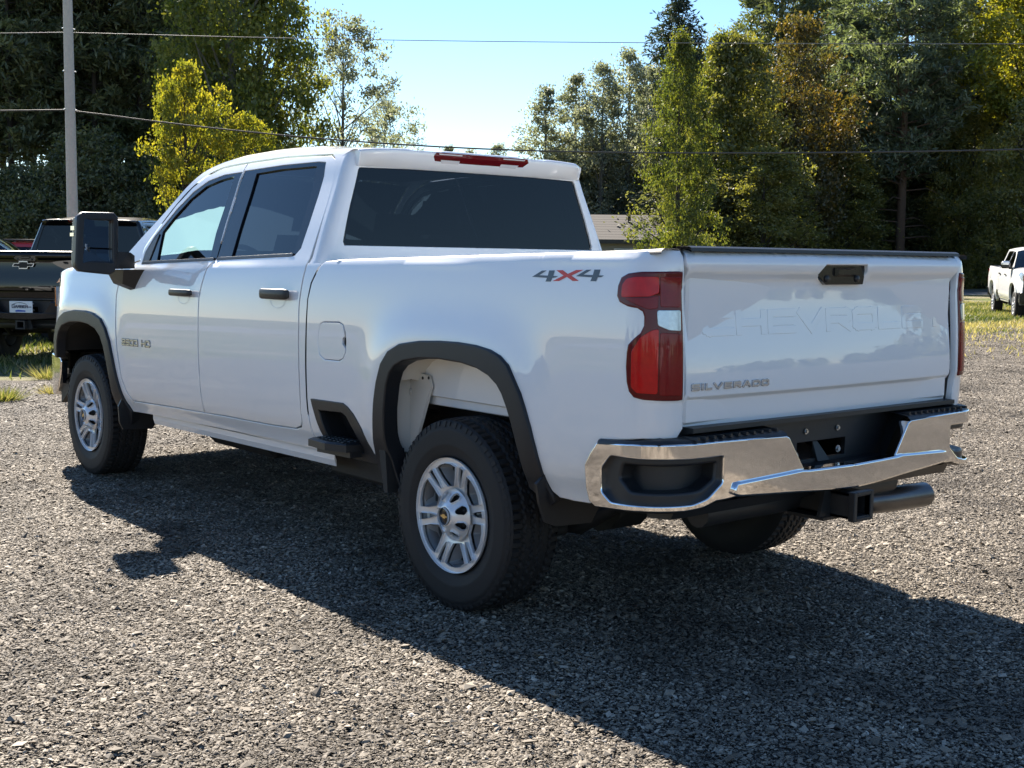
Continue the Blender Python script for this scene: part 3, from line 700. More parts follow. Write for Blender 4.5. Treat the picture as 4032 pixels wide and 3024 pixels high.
        for nm, mt, po_ in (('lamp_reflector', 'red_bright', [(-1.002, 1.335), (-1.000, 1.375), (-1.02, 1.396), (-1.06, 1.402), (-1.150, 1.404), (-1.152, 1.352), (-1.12, 1.340)]),
                            ('lamp_reflector', 'red_lens', [(-1.158, 1.404), (-1.238, 1.404), (-1.238, 1.305), (-1.160, 1.305)]),
                            ('lamp_reflector', 'red_lens', [(-1.020, 1.330), (-1.115, 1.332), (-1.150, 1.340), (-1.148, 1.300), (-1.118, 1.296), (-1.07, 1.312)]),
                            ('backup_lens', 'clear_lens', [(-1.148, 1.291), (-1.235, 1.291), (-1.234, 1.223), (-1.189, 1.226), (-1.151, 1.242)]),
                            ('lamp_reflector', 'red_bright', [(-1.064, 1.150), (-1.095, 1.200), (-1.130, 1.222), (-1.152, 1.228), (-1.152, 1.010), (-1.085, 1.012), (-1.066, 1.030)]),
                            ('lamp_reflector', 'red_lens', [(-1.160, 1.215), (-1.240, 1.210), (-1.240, 1.005), (-1.160, 1.005)])):
            l = MB(); panel(l, [round_poly(po_, .006, 2)], bedf, SG, mirror=s, off=.0075 if mt != 'clear_lens' else .009, fold=.006, rad=.002, edge_d=.015, step=(.03, .03)); l.build(nm, mt, to)
        bf = MB(); bf.hull([(-1.172-.005, s*y, z) for y in (.862, .93) for z in (1.225, 1.295)]+[(-1.16, s*y, z) for y in (.862, .93) for z in (1.225, 1.295)])
        # 4x4 decal: two grey figures and a red cross
        def dec(pl, mt, nm):
            k = MB()
            pts = [(u if s > 0 else -1.413-u, z) for u, z in pl]
            panel(k, [pts], bedf, SG, mirror=s, off=.0012, fold=0, edge_d=.02, step=(.05, .05)); k.build(nm, mt, bo)
        def four(dx, dz):
            dec([(u+dx, z+dz) for u, z in [(-.508, 1.3945), (-.560, 1.4185), (-.586, 1.4190), (-.548, 1.4010), (-.597, 1.4005), (-.600, 1.4195), (-.632, 1.4200), (-.628, 1.4000), (-.655, 1.3995), (-.640, 1.3935), (-.624, 1.3925), (-.618, 1.3790), (-.588, 1.3785), (-.594, 1.3920)]], 'decal_grey', 'decal_figure')
        four(0, 0); four(-.243, .0062)
        dec([(-.640, 1.4205), (-.676, 1.4215), (-.706, 1.4085), (-.748, 1.4230), (-.786, 1.4240), (-.727, 1.4025), (-.771, 1.3845), (-.737, 1.3835), (-.703, 1.3975), (-.663, 1.3820), (-.627, 1.3810), (-.684, 1.4020)], 'decal_red', 'decal_cross')
    bb = MB(); bb.box(.94, 1.0, -.80, .80, .86, 1.42, .004); bb.box(-1.07, .95, -.82, .82, .82, .86, .004); bb.build('bed_floor', 'white', root)
    # ---- wheel houses: pale sheet-metal liner in the rear, black in front
    for s in (1, -1):
        w = MB(); inn = RARCH_IN
        arc = [(x, z+.012) for x, z in inn if z > .88]
        w.grid(lambda i, j: (arc[i][0], s*[.975, .90, .80, .70, .60][j], arc[i][1]+[0, .004, -.02, -.06, -.09][j]*(1 if abs(arc[i][0]) < .5 else 0)), range(len(arc)), range(5))
        fp = [(.445, .945), (.455, .80), (.460, .66), (.445, .585), (.400, .565), (.345, .585), (.300, .70), (.245, .81), (.205, .905), (.225, .950), (.35, .965)]
        fpn = lambda y: [(x-.0, y, z) for x, z in fp]
        w.hull([(x+.10, s*.86, z) for x, z in fp]+[(x+.095, s*.85, z) for x, z in fp])
        w.hull([(x+.012, s*y, z) for y in (.97, .86) for x, z in ((.447, .60), (.452, .93), (.465, .93), (.460, .60))])
        wo_ = w.build('wheel_liner', 'primer', root)
        for x, z in ((.40, .87), (.42, .72), (.44, .60)):
            b = MB(); b.revolve([(.014, .0), (.012, .004), (.006, .0045), (.0055, -.002), (0, -.002)], (x+.06, s*.861, z), 12, smooth=False); b.build('liner_bolt', 'primer', wo_)
        for k in range(5):
            b = MB(); b.revolve([(.0075, .0), (.006, .002), (0, .002)], (.50-.045*k, s*.861, .925+.004*k), 10, smooth=False); b.build('liner_hole', 'under', wo_)
        bl = MB(); bl.box(-.62, .60, *sorted((s*.60, s*.585)), .50, 1.05, .004); bl.box(.10, -.52, *sorted((s*.97, s*.60)), .90, .915, .002) if 0 else None
        bl.hull([(x, s*y, z) for x, z in ((.10, .925), (-.50, .955), (-.50, .90), (.10, .89)) for y in (.72, .60)])
        bl.build('inner_wheel_house', 'under', root)
        fl = MB(); arc2 = [(x, z+.012) for x, z in FARCH_IN]
        fl.grid(lambda i, j: (arc2[i][0], s*[.97, .60][j], arc2[i][1]), range(len(arc2)), range(2)); fl.box(3.45, 4.6, *sorted((s*.60, s*.58)), .45, 1.05, .004)
        fl.build('wheel_liner', 'under', root)
    # ---- tailgate
    t = MB(); TG = [(-.822, .884), (.818, .884), (.822, .94), (.822, 1.37), (.832, 1.43), (.846, 1.452), (.838, 1.480), (.822, 1.500), (-.822, 1.500), (-.838, 1.480), (-.846, 1.452), (-.832, 1.43), (-.822, 1.37), (-.822, .94)]
    HND = [(.103, 1.457), (-.162, 1.459), (-.169, 1.428), (-.157, 1.379), (.076, 1.379), (.139, 1.414)]
    panel(t, [TG], m_tail, -1, holes=[HND], fold=.05, rad=.005, step=(.06, .0075), edge_d=.03); to = t.build('tailgate', 'white', root)
    t = MB(); t.box(-1.145, -1.085, -.82, .82, .89, 1.488, .01); t.build('tailgate_inner', 'white', to)
    t = MB(); t.grid(lambda i, j: (lambda y, z: [(-1.172, y, 1.494), (-1.170, y, 1.506), (-1.155, y, 1.512), (-1.085, y, 1.510), (-1.08, y, 1.49)][j])([-.835, -.82, .82, .835][i], 0), range(4), range(5), False); t.build('tailgate_cap', 'trim', to)
    h = MB(); panel(h, [q(HND, .002)], lambda y, z: (-1.166-.004, y, z), -1, fold=.02, rad=.004, step=(.05, .05))
    h.hull([(x, y, z) for x, k in ((-1.172, 0), (-1.186, .008)) for y in (.03-k, -.095+k) for z in (1.408+k, 1.443-k)])
    ho = h.build('tailgate_handle', 'gloss_black', to)
    for y in (.075, -.115):
        hh = MB(); hh.revolve([(.014, -.0), (.013, -.006), (.0, -.007)], (-1.170, y, 1.400), 16, 'x'); hh.build('handle_lock', 'trim', ho)
    sx = .804
    for ch, w in zip('SILVERADO', (.040, .012, .034, .046, .040, .040, .044, .042, .042)):
        b = MB(); panel(b, letter(ch, sx-.006, 1.0155, w-.010, .0165, .0062, -1), m_tail, -1, off=.006, fold=.006, rad=.0012, step=(.05, .05), edge_d=.05); b.build('badge_letter', 'badge_chrome', to); sx -= w+.0075
    sx = .722
    for ch in 'CHEVROLET':
        b = MB(); panel(b, letter(ch, sx, 1.212, .132, .062, .026, -1), m_tail, -1, off=.0018, fold=.0027, rad=.0018, step=(.05, .05), edge_d=.05); b.build('stamped_letter', 'white', to); sx -= .1705
    # ---- rear bumper
    bp = MB()
    UC = -1.03-.205*math.pi/2-.81
    for s in (1, -1):
        up = [(-.913, .814), (-1.083, .828), (-1.25, .834), (-1.42, .835), (-1.605, .833), (-1.765, .829), (-1.782, .822), (-1.864, .706), (-1.874, .694), (UC, .690), (UC, .606), (-2.021, .611), (-1.82, .626), (-1.53, .643), (-1.455, .637), (-1.413, .636), (-1.359, .620), (-1.27, .612), (-1.124, .609), (-.960, .599), (-.91, .595), (-.882, .609), (-.865, .651), (-.855, .731), (-.883, .776)]
        pock = round_poly([(-.977, .788), (-1.451, .793), (-1.451, .692), (-1.377, .639), (-1.307, .624), (-.985, .613), (-.935, .646), (-.930, .735)], .015, 3)
        panel(bp, [up], m_bump, SG, holes=[pock], mirror=s, fold=.045, rad=.006, edge_d=.02, step=(.03, .03))
        lip = [(-1.492, .655), (-1.506, .680), (-1.845, .695), (-1.88, .692), (UC, .688), (UC, .612), (-2.021, .617), (-1.82, .631), (-1.52, .647)]
        panel(bp, [lip], m_bump, SG, mirror=s, off=.016, fold=.018, rad=.010, edge_d=.02, step=(.03, .03))
    bo = bp.build('rear_bumper', 'chrome', root)
    for s in (1, -1):
        k = MB(); pock = [(-.962, .80), (-1.462, .805), (-1.462, .682), (-1.38, .625), (-1.305, .610), (-.975, .600), (-.92, .640), (-.915, .745)]
        inn_ = round_poly([(-1.015, .768), (-1.440, .774), (-1.433, .698), (-1.360, .660), (-1.06, .652), (-.995, .70)], .02, 3)
        panel(k, [pock], m_bump, SG, holes=[inn_], mirror=s, off=-.022, fold=.07, rad=.012, edge_d=.02)
        panel(k, [q(inn_, -.02)], m_bump, SG, mirror=s, off=-.085, fold=0); k.build('step_pocket', 'trim', bo)
        # step pad on top, ribbed
        p = MB()
        def pad(u, t):
            a = m_bump(u, 0); r = t*(.13 if u < -1.2 else .05); c = wrap(u, 0, 1.015, -1.03, .205)
            zt = .814+.020*min(1, max(0, (-.90-u)/.3))+.014*math.sin(min(1, t*6)*math.pi/2)+.012*t
            return (a[0]-c[2]*r, s*(a[1]-c[3]*r), zt)
        p.grid(pad, [-.915, -.96, -1.0, -1.06, -1.12, -1.18, -1.24, -1.3, -1.4, -1.5, -1.6, -1.70, -1.758, -1.772], [0, .03, .08, .16, .4, .7, 1.0])
        po = p.build('bumper_step_pad', 'trim', bo)
        for i in range(11):
            rb = MB(); y = .84-.042*i; rb.hull([(x, s*yy, z) for x in (-1.235, -1.145) for yy, z in ((y-.007, .85), (y+.007, .85), (y-.004, .861-.04*(x+1.235)), (y+.004, .861-.04*(x+1.235)))]); rb.build('pad_rib', 'trim', po)
    c = MB(); c.box(-1.262, -1.10, -.36, .36, .655, .688, .006)          # step floor
    for s in (1, -1):
        f0, f1 = m_bump(-1.772, 0), m_bump(-1.866, 0)
        for A_, B_ in ((0, 0),):
            v = [(f0[0]+.006, s*f0[1], .826), (f1[0]+.006, s*f1[1], .690), (-1.125, s*.355, .672), (-1.125, s*.455, .866)]
            w = [(a, b+s*.03, c_) for a, b, c_ in v]
            c.add(v+w, [(0, 1, 2, 3), (7, 6, 5, 4), (0, 4, 5, 1), (3, 2, 6, 7), (0, 3, 7, 4)])
    # recess wall with a rectangular opening
    panel(c, [[(-.46, .66), (.46, .66), (.46, .872), (-.46, .872)]], lambda y, z: (-1.118, y, z), -1, holes=[[(-.155, .700), (.155, .700), (.155, .772), (-.155, .772)]], step=(.1, .1), fold=.02, rad=.002)
    c.build('bumper_centre', 'trim', bo)
    for y, z, r in ((.105, .812, .009), (-.095, .812, .009), (.165, .722, .012), (-.10, .728, .012)):
        b = MB(); b.revolve([(r*1.25, -.0), (r*1.25, -.004), (r*.75, -.004), (r*.7, -.010), (0, -.010)], (-1.12, y, z), 8, 'x', False); b.build('plate_bolt', 'steel', bo)
    b = MB(); b.hull([(-1.10, .04, .78), (-1.10, .02, .78), (-1.09, -.05, .69), (-1.10, .035, .69), (-1.13, .035, .69), (-1.13, -.04, .69), (-1.105, .04, .74)]); b.build('latch_bracket', 'frame', bo)
    b = MB(); b.hull([(-1.19, y, z) for y, z in ((.82, .885), (-.82, .885), (.82, .868), (-.82, .868))]+[(-1.10, y, z) for y, z in ((.82, .885), (-.82, .885), (.82, .85), (-.82, .85))]); b.build('bumper_valance', 'frame', bo)
    b = MB()
    b.hull([(x, y, z) for y in (.86, -.86) for x, z in ((-1.15, .60), (-1.0, .60), (-1.02, .55), (-1.13, .56))]); b.build('bumper_underside', 'trim', bo)
    # ---- hitch, exhaust, running gear
    h = MB()
    for y0, y1, z0, z1 in ((-.055, -.042, .490, .590), (.042, .055, .490, .590), (-.055, .055, .490, .502), (-.055, .055, .578, .590)): h.box(-1.32, -.95, y0, y1, z0, z1, .002)
    h.box(-1.325, -1.295, -.062, -.042, .483, .597, .003); h.box(-1.325, -1.295, .042, .062, .483, .597, .003); h.box(-1.325, -1.295, -.042, .042, .583, .597, .002); h.box(-1.325, -1.295, -.042, .042, .483, .497, .002)
    h.hull([(x, y, z) for x, z in ((-1.22, .478), (-1.05, .478), (-1.22, .490), (-1.05, .490)) for y in (-.11, .11)])
    h.hull([(x, y, z) for x in (-1.21, -1.195) for y, z in ((.055, .49), (.12, .49), (.09, .60), (.055, .61))]); h.hull([(x, -y, z) for x in (-1.21, -1.195) for y, z in ((.055, .49), (.12, .49), (.09, .60), (.055, .61))])
    h.tube([(-1.02, .60, .535), (-1.02, -.60, .535)], .055, 12); h.build('hitch_receiver', 'frame', root)
    e = MB(); e.tube([(-.70, -.20, .47), (-.90, -.28, .46), (-1.00, -.42, .454), (-1.02, -.60, .449), (-1.02, -.74, .445), (-1.02, -.885, .441)], [.05, .050, .052, .055, .055, .055], 20, False)
    e.tube([(-1.02, -.8852, .441), (-1.02, -.62, .448)], [.0515, .050], 20, False); e.revolve([(.0515, 0), (.055, 0)], (-1.02, -.8853, .441), 20, smooth=False); e.revolve([(.0515, .20), (.0, .20)], (-1.02, -.8853, .445), 20, smooth=False)
    e.tube([(-.75, -.42, .46), (.4, -.40, .50), (1.2, -.35, .48), (3.0, -.3, .45)], .045, 12); e.build('exhaust_pipe', 'exhaust', root)
    f = MB()
    for s in (1, -1):
        f.box(-1.05, .9, *sorted((s*.42, s*.50)), .56, .72, .01); f.box(.9, 4.7, *sorted((s*.42, s*.50)), .44, .60, .01)
    for x in (-.9, .5, 1.4, 2.6, 3.7): f.box(x-.05, x+.05, -.45, .45, .52, .60, .01)
    f.build('chassis_frame', 'frame', root)
    a = MB(); a.tube([(0, -.80, .405), (0, .80, .405)], .055, 14); a.hull([(.16*math.cos(i*.524), .09*j, .39+.165*math.sin(i*.524)) for i in range(12) for j in (-.7, 1.5)]+[(.19, .03, .39), (-.19, .03, .39)])
    a.build('axle', 'under', root); a = MB(); a.tube([(4.036, -.80, .40), (4.036, .80, .40)], .05, 12); a.hull([(4.036+.14*math.cos(i*.524), .25+.07*j, .39+.14*math.sin(i*.524)) for i in range(12) for j in (-1, 1)]); a.build('axle', 'under', root)
    for s in (1, -1):
        sp = MB(); sp.tube([(-.62, s*.56, .52), (-.35, s*.57, .36), (0, s*.57, .335), (.35, s*.57, .37), (.70, s*.56, .50)], .030, 8); sp.tube([(-.28, s*.62, .34), (-.12, s*.45, .80)], .033, 10)
        sp.revolve([(.026, -.045), (.026, .045)], (-.30, s*.66, .352), 12); sp.revolve([(.013, -.075), (.013, .075)], (-.30, s*.66, .352), 10)
        sp.build('leaf_spring', 'under', root)
    sw = MB(); sw.revolve([(.20, -.12), (.33, -.12), (.385, -.09), (.385, .06), (.33, .09), (.20, .09), (.20, -.12)], (-.62, 0, .62), 32, 'z'); sw.build('spare_tyre', 'rubber', root)
    k = MB(); k.box(2.02, 2.90, .40, .72, .335, .56, .07); k.box(1.25, 2.0, .5, .8, .42, .56, .03); k.box(.66, 1.25, .66, .80, .385, .53, .02); k.build('fuel_tank', 'under', root)
    k = MB(); k.box(3.0, 4.4, -.38, .38, .42, .9, .08); k.box(2.1, 3.05, -.22, .22, .36, .60, .06); k.tube([(2.1, 0, .46), (.1, 0, .42)], .05, 12); k.build('drivetrain', 'under', root)
    for s in (1, -1):
        m = MB(); m.hull([(x, s*y, z) for x in (-.585, -.600) for y, z in ((1.022, .625), (1.005, .55), (.975, .475), (.92, .452), (.74, .445), (.70, .50), (.70, .66), (.98, .66))]); m.build('mud_flap', 'trim', root)
        m = MB(); m.hull([(x, s*y, z) for x in (3.425, 3.410) for y, z in ((1.018, .52), (1.012, .42), (.99, .375), (.80, .365), (.76, .42), (.76, .60), (.98, .60))]); m.build('mud_flap', 'trim', root)
        m = MB(); m.hull([(x, s*y, z) for x, z in ((.43, .43), (.46, .43), (.50, .62), (.45, .62)) for y in (1.0, .90)]); m.build('mud_flap', 'under', root)
    # ---- towing mirrors
    for s in (1, -1):
        mh = MB(); O = [(1.318, 1.675), (1.292, 1.695), (1.112, 1.697), (1.092, 1.675), (1.097, 1.482), (1.117, 1.366), (1.141, 1.352), (1.320, 1.370), (1.335, 1.388)]
        G = [(1.290, 1.672), (1.108, 1.672), (1.114, 1.405), (1.302, 1.413)]
        panel(mh, [O], lambda y, z: (3.19, y, z), -1, holes=[G], mirror=s, fold=.04, rad=.012, step=(.05, .05))
        cx, cz = 1.21, 1.525
        ring = [[(3.22, *p) for p in O], [(3.30, cy+(p-cy)*f if 0 else cx+(p[0]-cx)*.97, cz+(p[1]-cz)*.97) for p in O] if 1 else 0, [(3.36, cx+(p[0]-cx)*.80, cz+(p[1]-cz)*.82) for p in O], [(3.385, cx+(p[0]-cx)*.4, cz+(p[1]-cz)*.45) for p in O]]
        n = len(O); V = [(a, s*b, c_) for r_ in ring for a, b, c_ in r_]
        mh.add(V, [(r_*n+i, r_*n+(i+1) % n, (r_+1)*n+(i+1) % n, (r_+1)*n+i) for r_ in range(3) for i in range(n)]+[tuple(range(3*n, 4*n))], False)
        mo = mh.build('towing_mirror', 'trim', root)
        gl = MB(); gl.add([(3.205-(y-1.2)*.16, s*y, z) for y, z in [(1.292, 1.674), (1.106, 1.674), (1.112, 1.497), (1.298, 1.502)]], [(0, 1, 2, 3)]); gl.build('mirror_glass', 'mirror', mo)
        gl = MB(); gl.add([(3.192, s*1.298, 1.492), (3.220, s*1.112, 1.488), (3.212, s*1.114, 1.403), (3.188, s*1.303, 1.411)], [(0, 1, 2, 3)]); gl.build('mirror_glass', 'mirror', mo)
        ml = MB(); ml.hull([(x, s*y, z) for x in (3.195, 3.206) for y, z in ((1.296, 1.53), (1.262, 1.535), (1.258, 1.475), (1.298, 1.47))]); ml.build('mirror_camera_pod', 'trim', mo)
        ml = MB(); ml.hull([(x, s*y, z) for x in (3.190, 3.20) for y, z in ((1.286, 1.520), (1.276, 1.520), (1.276, 1.487), (1.287, 1.487))]); ml.build('mirror_lamp', 'clear_lens', mo)
        ml = MB(); ml.hull([(x, s*y, z) for x, yy in ((3.24, 1.332), (3.31, 1.328)) for y in (yy, yy-.01) for z in (1.60, 1.625)]); ml.hull([(x, s*y, z) for x, yy in ((3.24, 1.336), (3.31, 1.332)) for y in (yy, yy-.01) for z in (1.565, 1.585)]); ml.build('mirror_marker', 'clear_lens', mo)
        ar = MB(); ar.hull([(x, s*y, z) for x, y, z in ((3.20, 1.11, 1.475), (3.20, 1.01, 1.475), (3.22, .975, 1.455), (3.22, .975, 1.378), (3.20, 1.11, 1.374), (3.30, 1.11, 1.47), (3.32, .975, 1.44), (3.30, 1.11, 1.38), (3.32, .975, 1.385))]); ar.build('mirror_arm', 'trim', mo)
        ab = MB(); ab.hull([(x, s*y, z) for x, y, z in ((3.455, .98, 1.365), (3.10, .965, 1.372), (3.20, .985, 1.256), (3.26, .99, 1.247), (3.41, .99, 1.268), (3.45, .98, 1.32), (3.40, 1.085, 1.368), (3.16, 1.07, 1.372), (3.22, 1.055, 1.285), (3.36, 1.055, 1.285))]); ab.build('mirror_base', 'trim', mo)
    # ---- cabin
    for y in (.42, -.42):
        s1 = MB(); s1.box(2.30, 2.82, y-.26, y+.26, .88, 1.05, .05); s1.hull([(x, y+w, z) for x, z, ww in ((2.34, 1.0, .25), (2.22, 1.0, .25), (2.10, 1.58, .20), (2.00, 1.56, .20)) for w in (-ww, ww)]); s1.hull([(x, y+w, z) for x, z, ww in ((2.09, 1.60, .12), (1.99, 1.60, .12), (2.04, 1.80, .10), (1.97, 1.79, .10)) for w in (-ww, ww)]); s1.build('front_seat', 'seat', root)
    s1 = MB(); s1.box(1.35, 1.80, -.70, .70, .90, 1.05, .04); s1.hull([(x, y, z) for x, z in ((1.40, 1.0), (1.25, 1.0), (1.28, 1.50), (1.20, 1.50)) for y in (-.70, .70)])
    for y in (.42, -.42): s1.hull([(x, y+w, z) for x, z, ww in ((1.28, 1.52, .12), (1.20, 1.52, .12), (1.26, 1.68, .10), (1.20, 1.68, .10)) for w in (-ww, ww)])
    s1.build('rear_seat', 'seat', root)
    d = MB(); d.hull([(x, y, z) for x, z in ((3.62, 1.36), (3.20, 1.38), (3.08, 1.30), (3.10, 1.02), (3.5, .95)) for y in (-.86, .86)]); d.build('dashboard', 'dash', root)
    st = MB()
    for i in range(24):
        t0, t1 = 2*math.pi*i/24, 2*math.pi*(i+1)/24
        st.tube([(2.90+.06*math.sin(t)+0, .42+.19*math.cos(t), 1.34+.18*math.sin(t)) for t in (t0, t1)], .016, 8, False)
    st.hull([(2.93, .42+.08*math.cos(i), 1.34+.06*math.sin(i)) for i in range(7)]+[(3.0, .42+.06*math.cos(i), 1.34+.05*math.sin(i)) for i in range(7)]); st.tube([(2.90, .24, 1.34), (2.90, .60, 1.34)], .014, 6); st.tube([(3.0, .42, 1.33), (3.2, .42, 1.25)], .03, 8); st.build('steering_wheel', 'dash', root)
    rm = MB(); rm.hull([(x, y, z) for x in (3.0, 3.03) for y in (-.13, .13) for z in (1.80, 1.87)]); rm.build('rear_view_mirror', 'dash', root)
    hl = MB(); hl.add([(x, y, 1.955) for x, y in ((1.2, -.66), (2.75, -.64), (2.75, .64), (1.2, .66))], [(0, 1, 2, 3)]); hl.build('headliner', 'headliner', root)
    fl = MB()
    fl.box(1.14, 3.45, -.88, .88, .56, .60, .01)
    for s in (1, -1): fl.hull([(x, s*y, z) for x in (1.2, 3.4) for y, z in ((.86, .60), (.83, .60), (.86, 1.38), (.83, 1.38))])
    fl.hull([(x, y, z) for x in (1.15, 1.18) for y in (.86, -.86) for z in (.6, 1.48)]); fl.build('cabin_trim', 'dash', root)
    # ---- wheels
    W = make_wheel(); first = None
    for x in (0, WB):
        for s in (1, -1):
            wy = .978
            if first is None:
                wr = W['barrel'].build('wheel', 'alloy_pocket', root); wr.location = (x, wy, .401)
                W['tyre'].build('tyre', 'rubber', wr); rim = W['rim'].build('rim', 'alloy', wr); W['pocket'].build('rim_pocket', 'alloy_slope', wr)
                W['cap'].build('hub_cover', 'alloy', wr); W['back'].build('hub_backing', 'under', wr); W['nuts'].build('lug_nuts', 'under', wr); W['disc'].build('centre_cap', 'gloss_black', wr); W['bow'].build('bowtie_badge', 'gold', wr)
                first = wr
            else:
                wr = copy_tree(first, root); wr.location = (x, s*wy, .401); wr.rotation_euler = (0, R(0 if x == 0 else 37), 0 if s > 0 else math.pi)
    return root
# ------------------------------------------------------------------ ground
def heading(px):
    """unit ground direction seen at a given column of the photograph (0..2212), used only to lay the site out in plan"""
    d = AF+AR*((px-1106)/2212*.0+(px-1106)*.00037222); d.z = 0; return d.normalized()
def at(px, D):
    """ground point D metres along the optical axis in that direction"""
    h = heading(px); f = Vector((AF.x, AF.y, 0)).normalized(); k = D/h.dot(f); return Vector((CAM[0]+h.x*k, CAM[1]+h.y*k, 0))
def top(px, y, D): return 1.455+(549+.01215*px-y)*.00037222*D
def sheet(name, pts, z, mat, res=None):
    me = bpy.data.meshes.new(name); me.from_pydata([(x, y, z) for x, y in pts], [], [tuple(range(len(pts)))]); me.update()
    o = link(name, me, mat); o['kind'] = 'structure'; return o

def noise_mix(nt, vec, scale, detail=4, rough=.55):
    n = nt.nodes.new('ShaderNodeTexNoise'); n.inputs['Scale'].default_value = scale; n.inputs['Detail'].default_value = detail; n.inputs['Roughness'].default_value = rough
    nt.links.new(vec, n.inputs['Vector']); return n.outputs['Fac']
def ramp(nt, fac, stops):
    r = nt.nodes.new('ShaderNodeValToRGB'); e = r.color_ramp.elements
    while len(e) < len(stops): e.new(.5)
    for k, (p, c) in zip(e, stops): k.position = p; k.color = (*c, 1)
    nt.links.new(fac, r.inputs[0]); return r.outputs[0]
def math_node(nt, op, a, b=None, v=None):
    m = nt.nodes.new('ShaderNodeMath'); m.operation = op; nt.links.new(a, m.inputs[0])
    if b is not None: nt.links.new(b, m.inputs[1])
    if v is not None: m.inputs[1].default_value = v
    return m.outputs[0]
def mixcol(nt, fac, a, b):
    m = nt.nodes.new('ShaderNodeMix'); m.data_type = 'RGBA'; nt.links.new(fac, m.inputs[0])
    for s, v in ((6, a), (7, b)):
        if isinstance(v, tuple): m.inputs[s].default_value = (*v, 1)
        else: nt.links.new(v, m.inputs[s])
    return m.outputs[2]
def diffuse_mat(name, build, rough=.9, spec=.2):
    m, nt, out = new_mat(name); b = nt.nodes.new('ShaderNodeBsdfPrincipled'); b.inputs['Roughness'].default_value = rough; b.inputs['Specular IOR Level'].default_value = spec
    g = nt.nodes.new('ShaderNodeNewGeometry'); c, h = build(nt, g.outputs['Position']); nt.links.new(c, b.inputs['Base Color'])
    if h is not None:
        bp = nt.nodes.new('ShaderNodeBump'); bp.inputs['Distance'].default_value = h[1]; bp.inputs['Strength'].default_value = h[2]; nt.links.new(h[0], bp.inputs['Height']); nt.links.new(bp.outputs[0], b.inputs['Normal'])
    nt.links.new(b.outputs[0], out.inputs[0]); return m
def grass_build(nt, P):
    a = noise_mix(nt, P, .35, 6); b = noise_mix(nt, P, 14, 6, .7)
    c = ramp(nt, b, [(.3, (.025, .036, .010)), (.5, (.085, .11, .022)), (.7, (.19, .175, .055))])
    d = ramp(nt, b, [(.3, (.07, .058, .035)), (.5, (.20, .17, .10)), (.7, (.34, .30, .20))])
    e = ramp(nt, a, [(.42, (0, 0, 0)), (.62, (1, 1, 1))])
    return mixcol(nt, e, c, d), (b, .08, .9)
M['grass_ground'] = diffuse_mat('grass_ground', grass_build)
def gravel_build(nt, P):
    v = nt.nodes.new('ShaderNodeTexVoronoi'); v.inputs['Scale'].default_value = 110; nt.links.new(P, v.inputs['Vector'])
    v2 = nt.nodes.new('ShaderNodeTexVoronoi'); v2.inputs['Scale'].default_value = 210; nt.links.new(P, v2.inputs['Vector'])
    sep = nt.nodes.new('ShaderNodeSeparateColor'); nt.links.new(v.outputs['Color'], sep.inputs[0])
    c = ramp(nt, sep.outputs[0], [(0, (.045, .039, .033)), (.45, (.145, .126, .102)), (.8, (.26, .228, .186)), (1, (.40, .36, .305))])
    big = noise_mix(nt, P, .7, 5); c2 = mixcol(nt, ramp(nt, big, [(.35, (0, 0, 0)), (.7, (.6, .6, .6))]), c, (.075, .064, .052))
    edge = ramp(nt, v.outputs['Distance'], [(.35, (1, 1, 1)), (.75, (.25, .25, .25))])  # cell borders darkened in the colour, as shade between the stones
    mm = nt.nodes.new('ShaderNodeMix'); mm.data_type = 'RGBA'; mm.blend_type = 'MULTIPLY'; mm.inputs[0].default_value = 1; nt.links.new(c2, mm.inputs[6]); nt.links.new(edge, mm.inputs[7])
    hh = math_node(nt, 'ADD', v.outputs['Distance'], v2.outputs['Distance']); hh = math_node(nt, 'MULTIPLY', hh, v=-1)
    return mm.outputs[2], (hh, .012, .9)
M['gravel_ground'] = diffuse_mat('gravel_ground', gravel_build)
def stone_build(nt, P):
    at_ = nt.nodes.new('ShaderNodeAttribute'); at_.attribute_name = 'tint'
    c = ramp(nt, at_.outputs['Fac'], [(0, (.055, .046, .036)), (.3, (.165, .138, .105)), (.65, (.275, .234, .182)), (.92, (.42, .365, .295)), (1, (.62, .56, .475))])
    big = noise_mix(nt, P, 1.1, 6, .65); c2 = mixcol(nt, ramp(nt, big, [(.44, (0, 0, 0)), (.66, (.9, .9, .9))]), c, (.066, .054, .041))
    return c2, None
M['stone'] = diffuse_mat('gravel_stone', stone_build, .75, .35)
def road_build(nt, P):
    n = noise_mix(nt, P, 40, 4); return ramp(nt, n, [(.3, (.10, .10, .10)), (.7, (.17, .168, .165))]), None
M['asphalt'] = diffuse_mat('asphalt', road_build)
M['road_paint'] = principled('road_paint', (.72, .72, .68), rough=.7)

sheet('ground', [(-900, -900), (900, -900), (900, 900), (-900, 900)], -.012, 'grass_ground')
# gravel lot with a ragged edge towards the grass
edge = []
for i in range(301):
    y = 40-.4*i; edge.append((11.1+.35*math.sin(y*.9)+.3*math.sin(y*2.3+1)+random.uniform(-.16, .16)+max(0, -y-14)*.06, y))
sheet('gravel_lot', [(-60, 40)]+[(-60, -80)]+edge[::-1], -.004, 'gravel_ground')
sheet('road', [(30, 300), (30, -500), (37, -500), (37, 300)], -.004, 'asphalt')
for x in (30.35, 36.55): sheet('road_line', [(x, 300), (x, -500), (x+.16, -500), (x+.16, 300)], 0.0, 'road_paint')

